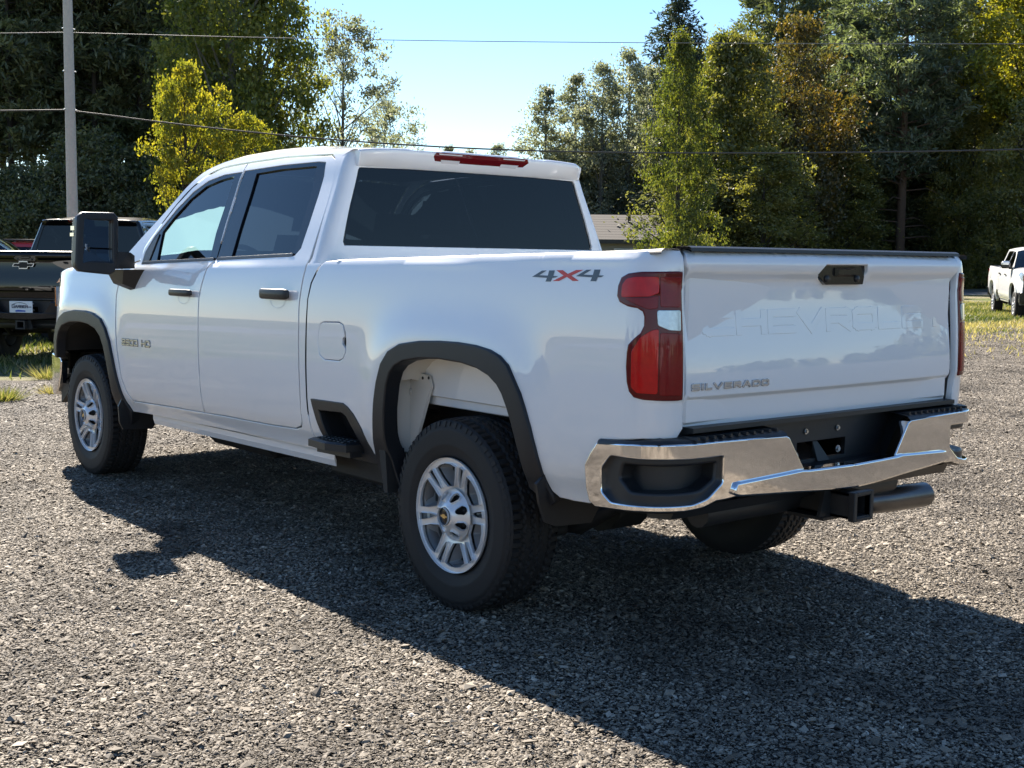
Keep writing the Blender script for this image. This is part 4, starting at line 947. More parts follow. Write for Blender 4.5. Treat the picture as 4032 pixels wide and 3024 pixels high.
# loose crushed stone over the lot: one tile of pebbles repeated over the plan of the lot
octa = [(1, 0, .25), (0, 1, .1), (-1, 0, .2), (0, -1, .3), (.15, .1, .9), (0, 0, -.9)]
octaf = [(0, 1, 4), (1, 2, 4), (2, 3, 4), (3, 0, 4), (1, 0, 5), (2, 1, 5), (3, 2, 5), (0, 3, 5)]
def gravel():
    n = 36000; T = 1.5; I = np.array(octa); Fi = np.array(octaf)
    r = np.clip(RNG.lognormal(math.log(.0038), .50, n), .0018, .024)
    pos = np.column_stack([RNG.uniform(-T/2, T/2, n), RNG.uniform(-T/2, T/2, n), r*RNG.uniform(-.1, .45, n)])
    sc = r[:, None]*np.column_stack([RNG.uniform(.85, 1.6, n), RNG.uniform(.7, 1.1, n), RNG.uniform(.3, .62, n)])
    an = RNG.uniform(0, 2*np.pi, n); ti = RNG.normal(0, .25, n); tj = RNG.normal(0, .25, n)
    L = I[None]*(1+RNG.normal(0, .13, (n, 6, 1)))*sc[:, None]
    L[:, :, 2] += L[:, :, 0]*ti[:, None]+L[:, :, 1]*tj[:, None]
    X = L[:, :, 0]*np.cos(an)[:, None]-L[:, :, 1]*np.sin(an)[:, None]; Y = L[:, :, 0]*np.sin(an)[:, None]+L[:, :, 1]*np.cos(an)[:, None]
    V = np.stack([X, Y, L[:, :, 2]], 2)+pos[:, None]
    F = (Fi[None]+6*np.arange(n)[:, None, None]).reshape(-1, 3); V = V.reshape(-1, 3)
    tint = np.repeat(np.clip(RNG.beta(1.7, 2.0, n), 0, 1), 6)
    cells = []
    for ix in range(-9, 10):
        for iy in range(-24, 8):
            c = Vector((ix*T*.98+.7, iy*T*.98, 0)); d = c-Vector(CAM); dep = d.dot(AF); lat = abs(d.dot(AR))
            if dep > -1 and dep < 30 and lat < dep*.47+2.6 and c.x < 10.6+max(0, -c.y-14)*.06+RNG.uniform(-.6, .5): cells.append((c.x, c.y, .002))
    k = len(cells); allv = np.vstack([V, np.array(cells)])
    me = np_mesh('gravel_stones', allv, F, False, np.concatenate([tint, np.zeros(k)]))
    a = me.attributes.new('is_site', 'BOOLEAN', 'POINT'); a.data.foreach_set('value', np.concatenate([np.zeros(len(V), bool), np.ones(k, bool)]))
    a = me.attributes.new('turn', 'FLOAT', 'POINT'); a.data.foreach_set('value', np.concatenate([np.zeros(len(V)), RNG.integers(0, 4, k)*math.pi/2]).astype(np.float32))
    o = link('gravel_stones', me, 'stone')
    ng = bpy.data.node_groups.new('gravel_scatter', 'GeometryNodeTree')
    ng.interface.new_socket('Geometry', in_out='INPUT', socket_type='NodeSocketGeometry'); ng.interface.new_socket('Geometry', in_out='OUTPUT', socket_type='NodeSocketGeometry')
    N = ng.nodes; Lk = ng.links.new
    gi = N.new('NodeGroupInput'); go = N.new('NodeGroupOutput'); sp = N.new('GeometryNodeSeparateGeometry'); na = N.new('GeometryNodeInputNamedAttribute'); na.data_type = 'BOOLEAN'; na.inputs['Name'].default_value = 'is_site'
    mp = N.new('GeometryNodeMeshToPoints'); ip = N.new('GeometryNodeInstanceOnPoints'); nr = N.new('GeometryNodeInputNamedAttribute'); nr.data_type = 'FLOAT'; nr.inputs['Name'].default_value = 'turn'; cx = N.new('ShaderNodeCombineXYZ')
    Lk(gi.outputs[0], sp.inputs[0]); Lk(na.outputs[0], sp.inputs['Selection']); Lk(sp.outputs[0], mp.inputs[0]); Lk(mp.outputs[0], ip.inputs['Points']); Lk(sp.outputs[1], ip.inputs['Instance'])
    Lk(nr.outputs[0], cx.inputs[2]); Lk(cx.outputs[0], ip.inputs['Rotation']); Lk(ip.outputs[0], go.inputs[0])
    md = o.modifiers.new('scatter', 'NODES'); md.node_group = ng
    tag(o, 'grey beige crushed stone gravel spread over the lot', 'gravel', kind='stuff')
gravel()

# ------------------------------------------------------------------ the pickups
truck = build_truck('large white crew cab pickup with 4x4 decal parked on the gravel')
SKIP_BG = ('decal_figure', 'decal_cross', 'badge_letter', 'badge_border', 'stamped_letter')
def heading_deg(a, b): return math.atan2((b-a).y, (b-a).x)
# black one on the grass, seen from behind
p = at(58, 16.5); hd_ = R(-18.1-24)
blk = copy_tree(truck, None, {'white_paint': 'black_paint', 'chrome': 'gloss_black', 'machined_alloy': 'gloss_black', 'primer_white': 'under', 'flare_plastic': 'gloss_black'}, SKIP_BG)
blk.location = (p.x+1.17*math.cos(hd_), p.y+1.17*math.sin(hd_), -.01); blk.rotation_euler = (0, 0, hd_); blk['label'] = 'glossy black pickup on the grass, bowtie badge and dealer plate on its tail'
tgb = [c for c in blk.children if c.name.startswith('tailgate')][0]
b = MB(); b.prism(bowtie(.30, .105), .010, lambda a, c, d: (-1.176-d, -a, 1.325+c)); b.build('bowtie_badge', 'badge_chrome', tgb)
b = MB(); b.prism(bowtie(.268, .076), .008, lambda a, c, d: (-1.182-d, -a, 1.325+c)); b.build('bowtie_centre', 'under', tgb)
rb = [c for c in blk.children if c.name.startswith('rear_bumper')][0]
b = MB(); b.box(-1.285, -1.279, -.155, .155, .700, .852, .002); pl = b.build('licence_plate', 'plate_white', rb)
sx = .118; b = MB(); quads = []
for i, ch in enumerate('GARBER'):
    w, h = (.034, .040) if i == 0 else (.024, .030); quads += letter(ch, sx, .765, w, h, .009, -1); sx -= w+.0105
panel(b, quads, lambda y, z: (-1.286, y, z), -1, off=.001, fold=.001, rad=.0002, step=(.1, .1)); b.build('plate_lettering', 'plate_ink', pl)
b = MB(); arc = [(.100-.02*i, .813+.022*math.sin(math.pi*min(1, (i+.6)/9.5))) for i in range(10)]
panel(b, [arc+[(y, z-.006) for y, z in reversed(arc)]], lambda y, z: (-1.286, y, z), -1, off=.001, fold=.001, rad=.0002, step=(.1, .1)); b.build('plate_swoosh', 'plate_ink', pl)
b = MB(); panel(b, [[(-.085, .770), (-.142, .770), (-.142, .780), (-.085, .780)]], lambda y, z: (-1.286, y, z), -1, off=.001, fold=.001, rad=.0002, step=(.1, .1)); b.build('plate_mark', 'plate_ink', pl)
b = MB(); panel(b, [[(.075, .712), (-.060, .712), (-.060, .730), (.04, .738), (.075, .730)]], lambda y, z: (-1.286, y, z), -1, off=.001, fold=.001, rad=.0002, step=(.1, .1)); b.build('plate_band', 'plate_blue', pl)
# white one far off to the right, facing this way
pf, pr = at(2178, 35.2), at(2135, 39.0); hw = heading_deg(pr, pf)
wht = copy_tree(truck, None, {'chrome': 'gloss_black', 'flare_plastic': 'white'}, SKIP_BG+('corner_step', 'towing_mirror'))
wht.rotation_euler = (0, 0, hw); wht.location = (pr.x-.98*math.sin(hw), pr.y+.98*math.cos(hw), -.03); wht['label'] = 'smaller looking white pickup parked far off on the grass, facing the lot'
for s in (1, -1):
    b = MB(); b.box(3.16, 3.36, *sorted((s*1.0, s*1.24)), 1.42, 1.62, .04); b.hull([(x, s*y, z) for x in (3.2, 3.34) for y in (.94, 1.02) for z in (1.40, 1.46)]); mm_ = b.build('door_mirror', 'gloss_black', wht)
    b = MB(); b.box(3.24, 3.375, *sorted((s*1.02, s*1.245)), 1.50, 1.635, .04); b.build('mirror_cap', 'white', mm_)
b = MB(); b.hull([(x, y, z) for x, y, z in ((5.02, .55, .60), (5.02, -.55, .60), (5.0, .75, .80), (5.0, -.75, .80), (4.9, .5, .55), (4.9, -.5, .55))]); b.build('skid_plate', 'alloy', wht)
# navy one behind the black one, nose to the right
p = at(72, 22.2); hn = R(-18-88)
nav = copy_tree(truck, None, {'white_paint': 'navy_paint', 'flare_plastic': 'navy_paint', 'primer_white': 'under'}, SKIP_BG+('towing_mirror', 'corner_step'))
nav.rotation_euler = (0, 0, hn); nav.location = (p.x-3.55*math.cos(hn), p.y-3.55*math.sin(hn), -.16); nav['label'] = 'dark navy blue pickup behind the black one, only its cab showing'
for o in (truck, blk, wht, nav): o['group'] = 'pickups parked around the lot'

for i, (x, y, a, sw, what) in enumerate([(-17, 1.5, 8, {}, 'white pickup added out of view for reflections in the middle of the tailgate'), (-16.5, 7.5, 20, {}, 'white pickup added out of view for reflections at the left of the tailgate'), (-3, 16, -82, {'white_paint': 'red_paint'}, 'red pickup added out of view for reflections in the bed side'), (3.5, 17, -88, {}, 'white pickup added out of view for reflections in the rear door'), (9.5, 17.5, -92, {'white_paint': 'black_paint'}, 'black pickup added out of view for reflections in the front door')]):
    o = copy_tree(truck, None, {**sw, 'flare_plastic': 'trim'}, SKIP_BG); o.location = (x, y, 0); o.rotation_euler = (0, 0, R(a)); o['label'] = what; o['group'] = 'invented pickups added behind the viewer for reflections'  # invented, unseen pickups added behind the viewer to shape the paint reflections
def make_suv(label):
    t = thing('parked_suv', label, 'car')
    b = MB(); sec = [(-.95, .55, 1.05, .78), (-.75, .45, 1.10, .90), (0, .35, 1.12, .94), (2.6, .35, 1.08, .94), (3.3, .40, .98, .90), (3.65, .48, .85, .76)]
    def body(i, j):
        x, z0, z1, w = sec[i]; ring = [(w*.8, z0), (w, z0+.15), (w*1.0, z0+.4), (w*.95, z1-.05), (w*.85, z1), (-w*.85, z1), (-w*.95, z1-.05), (-w, z0+.4), (-w, z0+.15), (-w*.8, z0)]
        return (x, *ring[j])
    b.grid(body, range(6), range(10), False); b.hull([body(0, j) for j in range(10)]); b.hull([body(5, j) for j in range(10)]); b.build('body', 'red_paint', t)
    b = MB(); b.hull([(x, s*y, z) for s in (1, -1) for x, y, z in ((-.80, .82, 1.08), (2.15, .82, 1.08), (1.45, .64, 1.60), (-.55, .64, 1.62))]); b.build('window', 'gloss_black', t)
    b = MB(); b.hull([(x, s*y, z) for s in (1, -1) for x, y, z in ((-.62, .66, 1.60), (1.50, .66, 1.58), (1.3, .58, 1.68), (-.50, .58, 1.69))]); ro = b.build('roof', 'red_paint', t)
    for s in (1, -1): b = MB(); b.tube([(-.4, s*.60, 1.66), (-.35, s*.60, 1.74), (1.1, s*.60, 1.74), (1.2, s*.60, 1.65)], .022, 6); b.build('roof_rail', 'trim', ro)
    for x in (0, 2.7):
        for s in (1, -1): b = MB(); b.revolve([(.0, -.0), (.2, -.01), (.22, 0), (.33, -.01), (.35, -.05), (.35, -.2), (.2, -.22)], (x, 0, .35), 24); w = b.build('wheel', 'rubber', t); w.location = (0, s*.95, 0); w.scale = (1, s, 1)
    return t
suv = make_suv('red car behind the dark pickups, only its roof showing'); p = at(66, 27.5); suv.location = (p.x, p.y, .02); suv.rotation_euler = (0, 0, R(-120))

# ------------------------------------------------------------------ house, pole, wires
M['siding'] = principled('house_siding', (.26, .25, .22), rough=.8, noise=.1, nscale=3)
M['shingle'] = principled('roof_shingle', (.075, .068, .063), rough=.95, noise=.22, nscale=18)
M['wood_grey'] = principled('weathered_wood', (.42, .405, .38), rough=.85, noise=.18, nscale=14, bump=.4, bscale=60)
M['cable'] = principled('cable_sheath', (.035, .035, .037), rough=.5)
M['wire'] = principled('wire_metal', (.20, .20, .20), rough=.45, metal=.5)
h0 = at(1385, 64); hx = R(YAW-90)
house = thing('house', 'low house with a brown grey shingle roof among the trees', 'house', (h0.x, h0.y, 0), R(YAW)+math.pi/2)   # local x runs along the front to the right... y away
house.rotation_euler = (0, 0, R(YAW)-math.pi/2)
# local: +x to the right of the view, +y away from the lot
house.rotation_euler = (0, 0, math.atan2(AR.y, AR.x))
b = MB(); b.box(-11.5, 1.2, .4, 7.4, 0, 2.42, .01); wl = b.build('wall', 'siding', house)
for x in (-9.5, -6.3, -3.2, -.9):
    b = MB(); b.box(x-.55, x+.55, .36, .42, 1.0, 2.05, .01); w = b.build('window', 'gloss_black', wl)
    b = MB(); b.box(x-.62, x+.62, .33, .37, .92, 1.0, .005); b.box(x-.62, x+.62, .33, .37, 2.05, 2.12, .005); b.build('frame', 'plate_white', w)
b = MB()
zr = 3.82
for ya, yb, za, zb in ((-.1, 3.9, 2.42, zr), (7.9, 3.9, 2.42, zr)): b.hull([(x, y, z+dz) for x in (-12, 1.7) for y, z in ((ya, za), (yb, zb)) for dz in (0, .14)])
rf = b.build('roof', 'shingle', house)
b = MB(); b.box(-12, 1.7, -.13, -.10, 2.36, 2.54, .004); b.build('gutter', 'frame', house)
for k in range(10):
    b = MB(); t0, t1 = k/10, (k+1)/10
    b.hull([(x, -.1+4*t, 2.565+(zr-2.42)*t+dz) for x in (-12, 1.7) for t, dz in ((t0, .008), (t1, .002), (t0, 0), (t1, 0))]); b.build('shingle_course', 'shingle', rf)
b = MB(); b.tube([(-.55, 2.6, 3.4), (-.55, 2.6, 3.86), (-.62, 2.55, 3.95)], .085, 10); b.hull([(-.55+.17*math.cos(i), 2.6+.17*math.sin(i), z) for i in range(7) for z in (3.93, 4.02)]); b.build('vent_pipe', 'frame', rf)

pp = at(165, 33)
pole = thing('utility_pole', 'weathered grey wooden pole carrying two lines across the view', 'utility pole', (pp.x, pp.y, 0))
b = MB(); b.tube([(.0, 0, 0), (-.03, .01, 4), (-.05, .02, 8), (-.06, .03, 12.5)], [.150, .135, .118, .10], 14); b.build('post', 'wood_grey', pole)
for z in (7.28, 5.22, 6.2): b = MB(); b.tube([(-.05, -.16, z), (-.05, .18, z)], .018, 8); b.build('pole_bolt', 'steel', pole)
def wire(name, label, z0, zmid, tm, zk, rad, mat):
    q = at(2212, 32.5); d = q-pp; o = MB(); pts = []
    a = (z0-zmid)/tm**2
    for i in range(81):
        t = -.75+i*.04375
        z = z0-.55*abs(t)*(1-abs(t)/1.6)*1.0 if t < 0 else zmid+(a if t < tm else zk)*(t-tm)**2
        pts.append((pp.x+d.x*t, pp.y+d.y*t, z))
    o.tube(pts, rad, 6); w = o.build(name, mat); tag(w, label, 'cable'); return w
wire('overhead_cable', 'thick black cable sagging low across the trees', 5.22, 4.27, .57, 1.1, .022, 'cable')
wire('overhead_wire', 'thin upper wire crossing the sky', 7.20, 7.06, .50, .25, .010, 'wire')

# ------------------------------------------------------------------ vegetation
def leaf_mat(name, c0, c1, c2, trans=.45, gloss=.06, tcol=None):
    m, nt, out = new_mat(name)
    a = nt.nodes.new('ShaderNodeAttribute'); a.attribute_name = 'tint'
    col = ramp(nt, a.outputs['Fac'], [(.05, c0), (.5, c1), (.95, c2)])
    d = nt.nodes.new('ShaderNodeBsdfDiffuse'); t = nt.nodes.new('ShaderNodeBsdfTranslucent'); g = nt.nodes.new('ShaderNodeBsdfGlossy'); g.inputs['Roughness'].default_value = .55
    nt.links.new(col, d.inputs[0])
    tc = nt.nodes.new('ShaderNodeMix'); tc.data_type = 'RGBA'; tc.blend_type = 'MULTIPLY'; tc.inputs[0].default_value = 1; tc.inputs[7].default_value = (*(tcol or (1.5, 1.5, .7)), 1); nt.links.new(col, tc.inputs[6]); nt.links.new(tc.outputs[2], t.inputs[0])
    m1 = nt.nodes.new('ShaderNodeMixShader'); m1.inputs[0].default_value = trans; nt.links.new(d.outputs[0], m1.inputs[1]); nt.links.new(t.outputs[0], m1.inputs[2])
    m2 = nt.nodes.new('ShaderNodeMixShader'); m2.inputs[0].default_value = gloss; nt.links.new(m1.outputs[0], m2.inputs[1]); nt.links.new(g.outputs[0], m2.inputs[2]); nt.links.new(m2.outputs[0], out.inputs[0]); M[name] = m
leaf_mat('pine_needles', (.048, .062, .032), (.095, .118, .056), (.165, .18, .09), .36, .05)
leaf_mat('pine_needles_blue', (.055, .078, .048), (.11, .14, .085), (.18, .21, .125), .38, .06)
leaf_mat('spruce_needles', (.016, .026, .018), (.032, .048, .032), (.06, .08, .05), .25, .05)
leaf_mat('green_leaves', (.038, .058, .015), (.088, .110, .022), (.19, .185, .034), .50, .035)
leaf_mat('dark_leaves', (.055, .066, .032), (.11, .122, .055), (.18, .18, .08), .42, .05)
leaf_mat('yellow_leaves', (.10, .125, .020), (.20, .215, .032), (.34, .30, .045), .52, .03, (1.45, 1.35, .5))
leaf_mat('olive_leaves', (.07, .08, .018), (.15, .15, .032), (.24, .215, .055), .50, .05)
leaf_mat('rust_leaves', (.05, .048, .016), (.085, .075, .020), (.20, .12, .026), .45, .05)
leaf_mat('silver_leaves', (.11, .125, .075), (.20, .22, .145), (.33, .345, .26), .5, .07, (1.3, 1.3, .9))
leaf_mat('aspen_leaves', (.055, .080, .018), (.12, .145, .028), (.24, .23, .045), .52, .04)
leaf_mat('grass_blades', (.030, .045, .010), (.085, .112, .020), (.36, .30, .17), .45, .06)
M['bark'] = principled('bark', (.045, .037, .031), rough=.9, noise=.35, nscale=9, bump=.5, bscale=25)
M['bark_grey'] = principled('bark_grey', (.12, .115, .10), rough=.9, noise=.3, nscale=9, bump=.4, bscale=25)
M['bark_red'] = principled('bark_red', (.115, .072, .050), rough=.9, noise=.35, nscale=9, bump=.5, bscale=25)

def rhombs(C, A, B, tint):
    """leaf shaped quads: centre C, half axes A (long) and B"""
    V = np.stack([C-A, C-B*.9+A*.1, C+A, C+B*.9+A*.1], 1).reshape(-1, 3); n = len(C)
    return V, np.arange(4*n).reshape(-1, 4), np.repeat(tint, 4)
def unit(a): return a/np.maximum(1e-9, np.linalg.norm(a, axis=-1, keepdims=True))
def tubes(segs, n=5):
    m = MB()
    for pts, rad in segs: m.tube(pts, rad, n, False)
    return m
def broadleaf(seed, h, w, z0, env, nc, per, leaf, clump, lobes=3, limb_n=26, trunk_r=None, bare=0):
    """env(t) -> relative radius at relative crown height t"""
    g = np.random.default_rng(seed); C = []; tr = trunk_r or .018*h
    ph = g.uniform(0, 6.28, 3)
    while len(C) < nc:
        t = g.uniform(0, 1); a = g.uniform(0, 2*np.pi); rr = env(t)*w/2*(1+.28*math.sin(lobes*a+ph[0]+4*t)+.16*math.sin((lobes+2)*a+ph[1]-7*t))
        q = g.uniform(0, 1)**.42
        if g.uniform() > .35+.65*env(t): continue
        C.append((rr*q*math.cos(a), rr*q*math.sin(a), z0+(h-z0)*t))
    C = np.array(C); cr = clump*g.uniform(.55, 1.35, nc)
    idx = np.repeat(np.arange(nc), (per*g.uniform(.5, 1.4, nc)).astype(int)); n = len(idx)
    P = C[idx]+g.normal(0, 1, (n, 3))*cr[idx][:, None]*np.array([.62, .62, .42])
    A = unit(g.normal(0, 1, (n, 3))+np.array([0, 0, -.35])); B = unit(np.cross(A, g.normal(0, 1, (n, 3))))
    s = leaf*g.uniform(.6, 1.3, n)[:, None]
    ti = np.clip(g.uniform(0, 1, nc)[idx]*.45+g.uniform(0, 1, n)*.55, 0, 1)
    V, F, T = rhombs(P, A*s, B*s*.55, ti)
    crown = np_mesh('crown', V, F, False, T)
    top_ = np.array([g.normal(0, .03*w), g.normal(0, .03*w), h*.93]); segs = [([(0, 0, -.1), tuple(top_*np.array([.3, .3, .35])), tuple(top_*np.array([.8, .8, .68])), tuple(top_)], [tr, tr*.78, tr*.42, tr*.08])]
    for k in g.choice(nc, min(limb_n, nc), False):
        e = C[k]; zs = max(.12*h, e[2]-np.hypot(e[0], e[1])*g.uniform(.8, 1.5)-.4); f = min(1, zs/top_[2]); st = np.array([top_[0]*f, top_[1]*f, zs]); mid = st*.45+e*.55+np.array([0, 0, .12*np.linalg.norm(e-st)])*g.uniform(-.3, .9)
        r0 = tr*(1-f*.75)*.42; segs.append(([tuple(st), tuple(mid), tuple(e)], [r0, r0*.55, r0*.12]))
    for k in range(bare):
        a = g.uniform(0, 6.28); st = np.array([0, 0, h*g.uniform(.2, .6)]); e = st+np.array([math.cos(a)*w*.55, math.sin(a)*w*.55, h*.18]); segs.append(([tuple(st), tuple(st*.5+e*.5+np.array([0, 0, -.1])), tuple(e)], [tr*.25, tr*.14, .01]))
    t = tubes(segs); return crown, t
def conifer(seed, h, w, z0, gap, nb, per, needle, droop, env, tuft=14, tr=None, rise=.25, dead=6):
    g = np.random.default_rng(seed); P = []; D = []; segs = []; tr = tr or .017*h
    lean = g.normal(0, .012*h, 2); axis = lambda z: np.array([lean[0]*(z/h)**2, lean[1]*(z/h)**2, z])
    z = z0
    segs.append(([(0, 0, -.1)]+[tuple(axis(h*k)) for k in (.25, .5, .75, .99)], [tr, tr*.82, tr*.6, tr*.34, .02]))
    while z < h-.15:
        t = (z-z0)/(h-z0); L0 = env(t)*w/2; off = g.uniform(0, 6.28)
        for k in range(nb):
            a = off+2*math.pi*k/nb+g.normal(0, .22); L = L0*g.uniform(.55, 1.18)
            if L < .12: L = .12
            d = np.array([math.cos(a), math.sin(a), 0]); st = axis(z+g.normal(0, gap*.25))
            rz = rise*(1-.6*t) if droop <= 0 else -droop*(1-t)
            pts = [st, st+d*L*.5+np.array([0, 0, L*rz*.5]), st+d*L+np.array([0, 0, L*(rz+.14)])]
            segs.append(([tuple(p) for p in pts], [tr*.20*(1-t*.6), tr*.12*(1-t*.5), .008]))
            n = max(2, int(per*L/(w/2)))
            for j in range(n):
                q = .28+.72*(j+g.uniform(0, 1))/n; c = pts[0]*(1-q)**2+2*q*(1-q)*pts[1]+pts[2]*q*q; sd = np.cross(d, [0, 0, 1])*g.normal(0, .20)*L*min(1, q*1.4)
                P.append(c+sd+np.array([0, 0, g.normal(0, .05*L)])); D.append(d*.8+np.array([0, 0, .25 if droop <= 0 else -.25])+sd*.4)
        z += gap*g.uniform(.75, 1.25)
    for k in range(dead):
        a = g.uniform(0, 6.28); zz = g.uniform(.12*h, z0); L = w*g.uniform(.12, .32); segs.append(([tuple(axis(zz)), tuple(axis(zz)+np.array([math.cos(a)*L*.6, math.sin(a)*L*.6, L*.05])), tuple(axis(zz)+np.array([math.cos(a)*L, math.sin(a)*L, -L*.12]))], [tr*.16, tr*.1, .008]))
    P = np.array(P); D = unit(np.array(D)); m = len(P); idx = np.repeat(np.arange(m), tuft); n = len(idx)
    A = unit(D[idx]*.55+g.normal(0, .62, (n, 3))); B = unit(np.cross(A, g.normal(0, 1, (n, 3)))); s = needle*g.uniform(.6, 1.25, n)[:, None]
    C = P[idx]+A*s*.7+g.normal(0, needle*.9, (n, 3))*np.array([1, 1, .6]); ti = np.clip(g.uniform(0, 1, m)[idx]*.5+g.uniform(0, 1, n)*.5, 0, 1)
    V, F, T = rhombs(C, A*s, B*s*.26, ti); return np_mesh('crown', V, F, False, T), tubes(segs)
VAR = {}
def variant(key, pair, leafm, bark):
    cm, tb = pair; t = tb.build('trunk', bark, None, fix=False); c = link('crown', cm, leafm); VAR[key] = (t.data, c.data); bpy.data.objects.remove(t); bpy.data.objects.remove(c)
def tree(key, pos, label, s=(1, 1, 1), rz=None, group=None, name=None, cat='tree'):
    r = thing(name or {'p': 'pine_tree', 's': 'spruce_tree', 'b': 'broadleaf_tree', 'u': 'shrub', 'k': 'birch_tree'}[key[0]], label, cat, (pos[0], pos[1], -.02), RNG.uniform(0, 6.28) if rz is None else rz, group)
    r.scale = s
    for nm, me in zip(('trunk', 'crown'), VAR[key]): link(nm, me, None, r)
    return r
pine_env = lambda t: (1-t)**.55*(.55+.45*math.sin(min(1, t*2.2)*math.pi/2))
cone_env = lambda t: (1-t)**.72*.97+.03
egg = lambda t: max(.05, math.sin(math.pi*min(1, (t*.86+.10)))**.75)
column = lambda t: max(.06, min(1, (t+.05)*4)**.6*(1-t**3.0)**.8)
variant('p1', conifer(1, 17, 6.4, 4.6, .58, 5, 10, .17, 0, pine_env, 36, dead=14, tr=.15), 'pine_needles', 'bark')
variant('p2', conifer(2, 19, 6.2, 5.4, .62, 5, 10, .17, 0, pine_env, 36, dead=22, tr=.16), 'pine_needles', 'bark')
variant('p3', conifer(3, 23, 12.5, 6.5, .85, 6, 15, .24, 0, pine_env, 32, tr=.36, dead=16), 'pine_needles_blue', 'bark_red')
variant('p4', conifer(4, 25, 10.5, 8.5, .85, 6, 14, .24, 0, pine_env, 32, tr=.34, rise=.4), 'pine_needles', 'bark_red')
variant('s1', conifer(5, 19.5, 10.0, .6, .50, 7, 12, .22, .30, cone_env, 20, dead=0), 'spruce_needles', 'bark')
variant('b_aspen', broadleaf(11, 16, 6.2, 2.0, column, 330, 95, .105, .62, 3, 50), 'aspen_leaves', 'bark_grey')
variant('b_maple', broadleaf(12, 8.4, 4.4, 3.6, egg, 105, 120, .085, .34, 3, 34), 'yellow_leaves', 'bark')
variant('b_poplar', broadleaf(13, 12.4, 7.2, 1.6, egg, 175, 85, .085, .46, 3, 60, .16, bare=5), 'silver_leaves', 'bark_grey')
variant('b_silver', broadleaf(14, 14, 5.4, 1.0, column, 200, 95, .105, .48, 3, 50), 'silver_leaves', 'bark_grey')
variant('b_vine', broadleaf(15, 14.4, 6.4, .1, column, 330, 105, .11, .58, 4, 20), 'green_leaves', 'bark')
variant('b_olive', broadleaf(16, 14.5, 7.0, .2, egg, 330, 110, .135, .66, 4, 34), 'olive_leaves', 'bark')
variant('b_rust', broadleaf(17, 17, 7.5, .3, egg, 330, 110, .14, .70, 4, 30), 'rust_leaves', 'bark')
variant('b_gold', broadleaf(18, 19, 7.4, 10.5, egg, 220, 110, .14, .75, 4, 30), 'yellow_leaves', 'bark')
variant('u1', broadleaf(19, 4.6, 4.4, .05, egg, 120, 150, .075, .46, 3, 14), 'dark_leaves', 'bark')
variant('u2', broadleaf(20, 7.5, 5.5, .05, egg, 170, 140, .10, .56, 3, 18), 'dark_leaves', 'bark')

def stand(key, px, D, h_over=None, base=1.0, wide=1.0):
    k = (h_over/base) if h_over else 1.0; return (k*wide, k*wide, k)
G1 = 'tall dark pines of the grove'
ORD = ['first', 'second', 'third', 'fourth', 'fifth', 'sixth', 'seventh', 'eighth', 'ninth', 'tenth', 'eleventh', 'twelfth', 'thirteenth', 'fourteenth', 'fifteenth', 'sixteenth', 'seventeenth']
PL = ['tall dark front-row pine, farthest left at the picture edge', 'tall dark pine in the front row, second from the picture\'s left edge', 'tall dark front-row pine two places left of the grey pole', 'tall dark front-row pine next but one left of the grey pole', 'tall dark front-row pine just left of the grey pole', 'tall dark front-row pine straight behind the grey pole', 'tall dark front-row pine just right of the grey pole', 'tall dark front-row pine above the black pickup\'s cab side', 'tall dark front-row pine left of the yellow maple', 'tall dark front-row pine behind the yellow maple\'s left edge', 'back-row pine seen through gaps at the left picture edge', 'back-row pine seen through gaps right of the grey pole', 'back-row pine behind the taller maple crown', 'back-row pine behind the lower maple crown']
for i, (px, D, k, v) in enumerate([(-70, 46, 1, 'p1'), (-15, 50, 1.05, 'p2'), (38, 45, 1.0, 'p1'), (85, 52, 1.05, 'p2'), (125, 47, .98, 'p2'), (175, 54, 1.1, 'p1'), (215, 46, 1.0, 'p1'), (262, 51, 1.05, 'p2'), (312, 47, 1.0, 'p1'), (356, 52, .98, 'p2'), (20, 63, 1.2, 'p2'), (200, 64, 1.2, 'p2'), (376, 62, 1.1, 'p2'), (425, 66, 1.0, 'p1')]):
    D += 13; k *= 1.24
    p = at(px, D); tree(v, p, PL[i], (k, k, k), None, G1)
G2 = 'shaded shrubs under the pines'
for i, (px, D) in enumerate([(-60, 43), (10, 42), (70, 44), (130, 42), (190, 43), (250, 42), (310, 44), (365, 43), (430, 45), (480, 46), (545, 47), (40, 48), (160, 48), (280, 48), (400, 49)]):
    D += 10; k = RNG.uniform(.85, 1.2); tree('u1' if i % 2 else 'u2', at(px, D), (f'dark shrub under the tall pines, {ORD[i]} from the left in the front line' if i < 11 else f'dark shrub under the tall pines, {ORD[i-11]} from the left in the back line'), (k, k, k*(.8 if i % 2 == 0 else 1)), None, G2, cat='shrub')
tree('b_aspen', at(508, 51), 'tall green leafy tree between the pines and the yellow maple', (.95, .95, 1.18), .4)
tree('b_aspen', at(572, 53), 'tall green leafy tree with its right flank against open sky', (.76, .76, 1.08), 2.2)
tree('b_aspen', at(430, 66), 'green leafy tree showing above the yellow maple', (.95, .95, 1.3), 4.0)
tree('b_maple', at(414, 37), 'yellow green maple, taller crown in front of the dark pines', (.54, .54, top(414, 152, 37)/8.4), 1.0)
tree('b_maple', at(532, 37), 'yellow green maple, lower crown beside the taller one', (.56, .56, top(532, 258, 37)/8.4), 3.0)
tree('b_poplar', at(738, 56), 'airy silvery tree with bare limbs standing alone against the sky', (.92, .92, top(745, 45, 56)/12.4), .6)
tree('b_poplar', at(830, 66), 'low silvery sapling crown right of the airy tree', (.6, .6, top(830, 205, 66)/12.4), 2.6)
